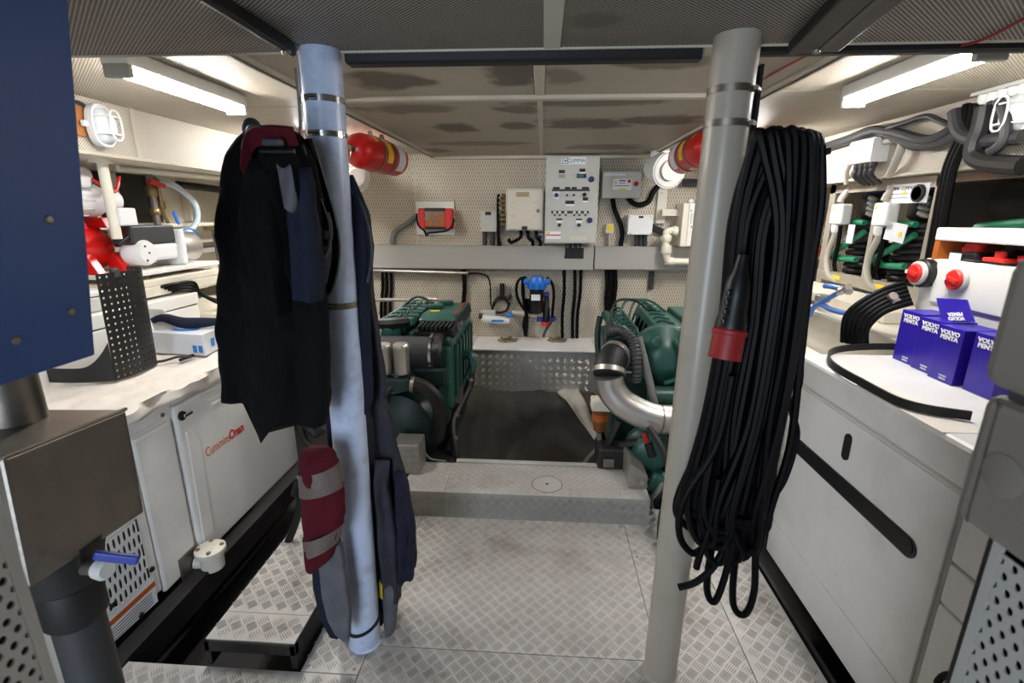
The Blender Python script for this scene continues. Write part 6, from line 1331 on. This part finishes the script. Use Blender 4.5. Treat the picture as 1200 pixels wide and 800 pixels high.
# navy overalls: upper part behind the pillar on the right, and left strip
O = thing('navy_overalls', 'slate blue work overalls hanging behind the pale pillar to the floor', 'overalls', (-.53, 1.47, .15))
Lf = [(205, 398), (260, 402), (400, 385), (520, 388), (640, 404), (720, 425)]
Rt = [(205, 408), (225, 420), (250, 430), (290, 436), (320, 433), (350, 437), (380, 441), (450, 452), (470, 450), (490, 458), (540, 468), (570, 478), (620, 486), (660, 487), (720, 476)]
bot = [(0, 640), (400, 640), (430, 690), (450, 716), (462, 700), (474, 676), (486, 668)]
garment(Lf, Rt, 205, bot, 1.475, .05, 3.1, folds=7, amp=.32, nu=90, nv=70).build('body', 'slate_cloth', O, smooth=True, ang=60)
garment([(205, 410), (300, 416), (450, 424), (520, 432)], [(205, 414), (250, 431), (300, 435), (360, 433), (450, 437), (520, 436)], 205, [(0, 500), (425, 505), (436, 470)], 1.395, .022, 6.0, folds=4, amp=.15, nu=36, nv=36).build('dark_sleeve', 'navy_cloth', O, smooth=True, ang=60)
garment([(560, 462), (620, 464), (672, 466)], [(560, 474), (620, 486), (672, 486)], 552, [(0, 674), (500, 674)], 1.42, .035, 8.0, folds=4, amp=.24, nu=36, nv=30).build('trouser_cuff', 'cuff_cloth', O, smooth=True, ang=60)
garment([(560, 438), (640, 444), (700, 450)], [(560, 456), (640, 468), (700, 470)], 540, [(0, 700), (500, 700)], 1.41, .03, 9.3, folds=4, amp=.26, nu=36, nv=30).build('trouser_leg', 'slate_cloth', O, smooth=True, ang=60)
# zip teeth along the open edge
mb = MB(); zp = cr([at_y(412, 222, 1.385), at_y(424, 240, 1.385), at_y(433, 268, 1.385), at_y(436, 300, 1.385), at_y(431, 330, 1.385)], 14)
for i, q in enumerate(zp): mb.obox(q, (.007, .006, .003), Matrix.Rotation(-.9+1.6*i/len(zp), 3, 'Y'))
mb.build('zip_teeth', 'black_plastic', O, kind='stuff')
mb = MB(); mb.prism([at_y(444, 680, 1.40), at_y(456, 698, 1.40), at_y(452, 704, 1.40), at_y(444, 700, 1.40)], (0, .01, 0)); mb.build('yellow_tab', 'print_yellow', O)
garment([(690, 448), (730, 450), (745, 452)], [(690, 468), (730, 464), (745, 460)], 684, [(0, 744), (500, 744)], 1.40, .02, 5.0, folds=3, amp=.1, nu=24, nv=14).build('frayed_end', 'grey_cloth', O, smooth=True, ang=60)
# left strip of navy cloth behind the pillar
N_ = thing('navy_trousers', 'dark navy trousers hanging between jacket and pale pillar', 'trousers', (-.68, 1.40, .2))
garment([(330, 368), (420, 376), (500, 384), (600, 388), (740, 396)], [(330, 384), (420, 394), (500, 404), (600, 412), (740, 424)], 320, [(0, 745), (500, 742)], 1.40, .035, 7.7, folds=4, amp=.12, nu=44, nv=50).build('body', 'navy_cloth', N_, smooth=True, ang=60)
# red sleeve with silver bands and grey board below
RS = thing('red_sleeve', 'dark red padded sleeve with two silver tape bands beside the pale pillar', 'sleeve', (-.82, 1.25, .4))
Lf = [(522, 366), (528, 354), (545, 351), (580, 353), (620, 356), (660, 360)]; Rt = [(522, 384), (528, 393), (550, 397), (566, 403), (600, 405), (630, 398), (660, 388)]
garment(Lf, Rt, 524, [(0, 655), (360, 655), (372, 661), (390, 648)], 1.22, .042, 2.0, folds=4, amp=.10, nu=40, nv=40).build('padding', 'red_cloth', RS, smooth=True, ang=60)
def band(y0, y1, y0r, y1r):
    mb = MB(); nu = 30
    for j in range(5):
        for i in range(nu):
            a = 2*PI*i/nu; ca, sa = math.cos(a), math.sin(a); v = j/4; ya = y0+(y1-y0)*v; yr = y0r+(y1r-y0r)*v; y = ya+(yr-ya)*(ca+1)/2
            xl, xr_ = lerpf(Lf, y), lerpf(Rt, y); p = at_y((xl+xr_)/2+(xr_-xl)/2*ca*1.03, y, 1.22); mb.v.append(Vector((p.x, 1.22+.046*sa*1.08, p.z)))
    for j in range(4):
        for i in range(nu): mb.f.append((j*nu+i, j*nu+(i+1) % nu, (j+1)*nu+(i+1) % nu, (j+1)*nu+i))
    return mb
band(551, 578, 542, 568).build('tape_band', 'tape_silver', RS, smooth=True, ang=60); band(628, 648, 612, 632).build('tape_band', 'tape_silver', RS, smooth=True, ang=60)
GB_ = thing('grey_board', 'scuffed grey curved board standing on edge below the red sleeve', 'board', (-.76, 1.2, .03))
f0 = [at_y(x, y, 1.22) for x, y in ((370, 640), (376, 700), (383, 728), (392, 745), (402, 753), (408, 750), (409, 720), (404, 680), (398, 640))]
MB().prism(f0, (0, .03, 0)).build('face', 'grey_cloth', GB_, bevel=.006)
f1 = [at_y(x, y, 1.255) for x, y in ((363, 640), (366, 690), (374, 725), (386, 748), (396, 750), (390, 700), (385, 640))]
MB().prism(f1, (0, .02, 0)).build('blue_edge', 'navy_cloth', GB_, bevel=.005)
# drive belts on the pillar hook
bl = [at_y(x, y, Yq) for x, y, Yq in ((362, 162, 1.22), (368, 180, 1.235), (378, 215, 1.25), (388, 250, 1.26), (394, 285, 1.27), (392, 315, 1.265), (385, 340, 1.25), (374, 351, 1.24), (368, 345, 1.23), (372, 330, 1.26), (378, 300, 1.28), (380, 265, 1.285), (376, 230, 1.28), (368, 195, 1.26), (361, 172, 1.24))]
o = MB().ribbon(cr(bl, 8), (.022, -.006, 0), .007).build('drive_belt', 'black_rubber'); tag(o, 'wide black drive belt hanging in front of the pale pillar', 'belt')
b2 = [at_y(x, y, Yq) for x, y, Yq in ((352, 170, 1.2), (366, 215, 1.21), (379, 250, 1.215), (383, 270, 1.215), (380, 290, 1.21), (372, 305, 1.2), (360, 318, 1.19))]
tb = thing('toothed_belt', 'narrow toothed belt with pale printed patches by the jacket lining', 'belt', b2[-1])
bp_ = cr(b2, 10); MB().ribbon(bp_, (.018, -.004, 0), .004).build('band', 'black_rubber', tb)
mb = MB()
for q in bp_[20:]: mb.obox(q+Vector((.008, .006, 0)), (.006, .012, .005))
mb.build('teeth', 'black_rubber', tb, kind='stuff')
for a_, b__ in ((30, 36), (39, 44), (47, 53), (55, 59)):
    MB().ribbon([q+Vector((-.001, -.003, 0)) for q in bp_[a_:b__]], (.013, -.003, 0), .0012).build('printed_patch', 'print_grey', tb)
# cables on the floor left of pillar behind the red sleeve
for k, px in enumerate(([(348, 486), (352, 500), (358, 515), (368, 530), (372, 580), (366, 662)], [(362, 500), (372, 508), (380, 500)], [(345, 580), (352, 560), (350, 600), (335, 640), (318, 668)])):
    o = MB().tube(cr([at_y(x, y, 1.75) for x, y in px], 6), (.014, .02, .016)[k], 8).build('loose_hose', 'black_rubber', smooth=True); tag(o, ('black hose curl right of the generator door', 'short black hose end between jacket hem and red sleeve', 'black hose running down beside the generator corner')[k], 'hose')
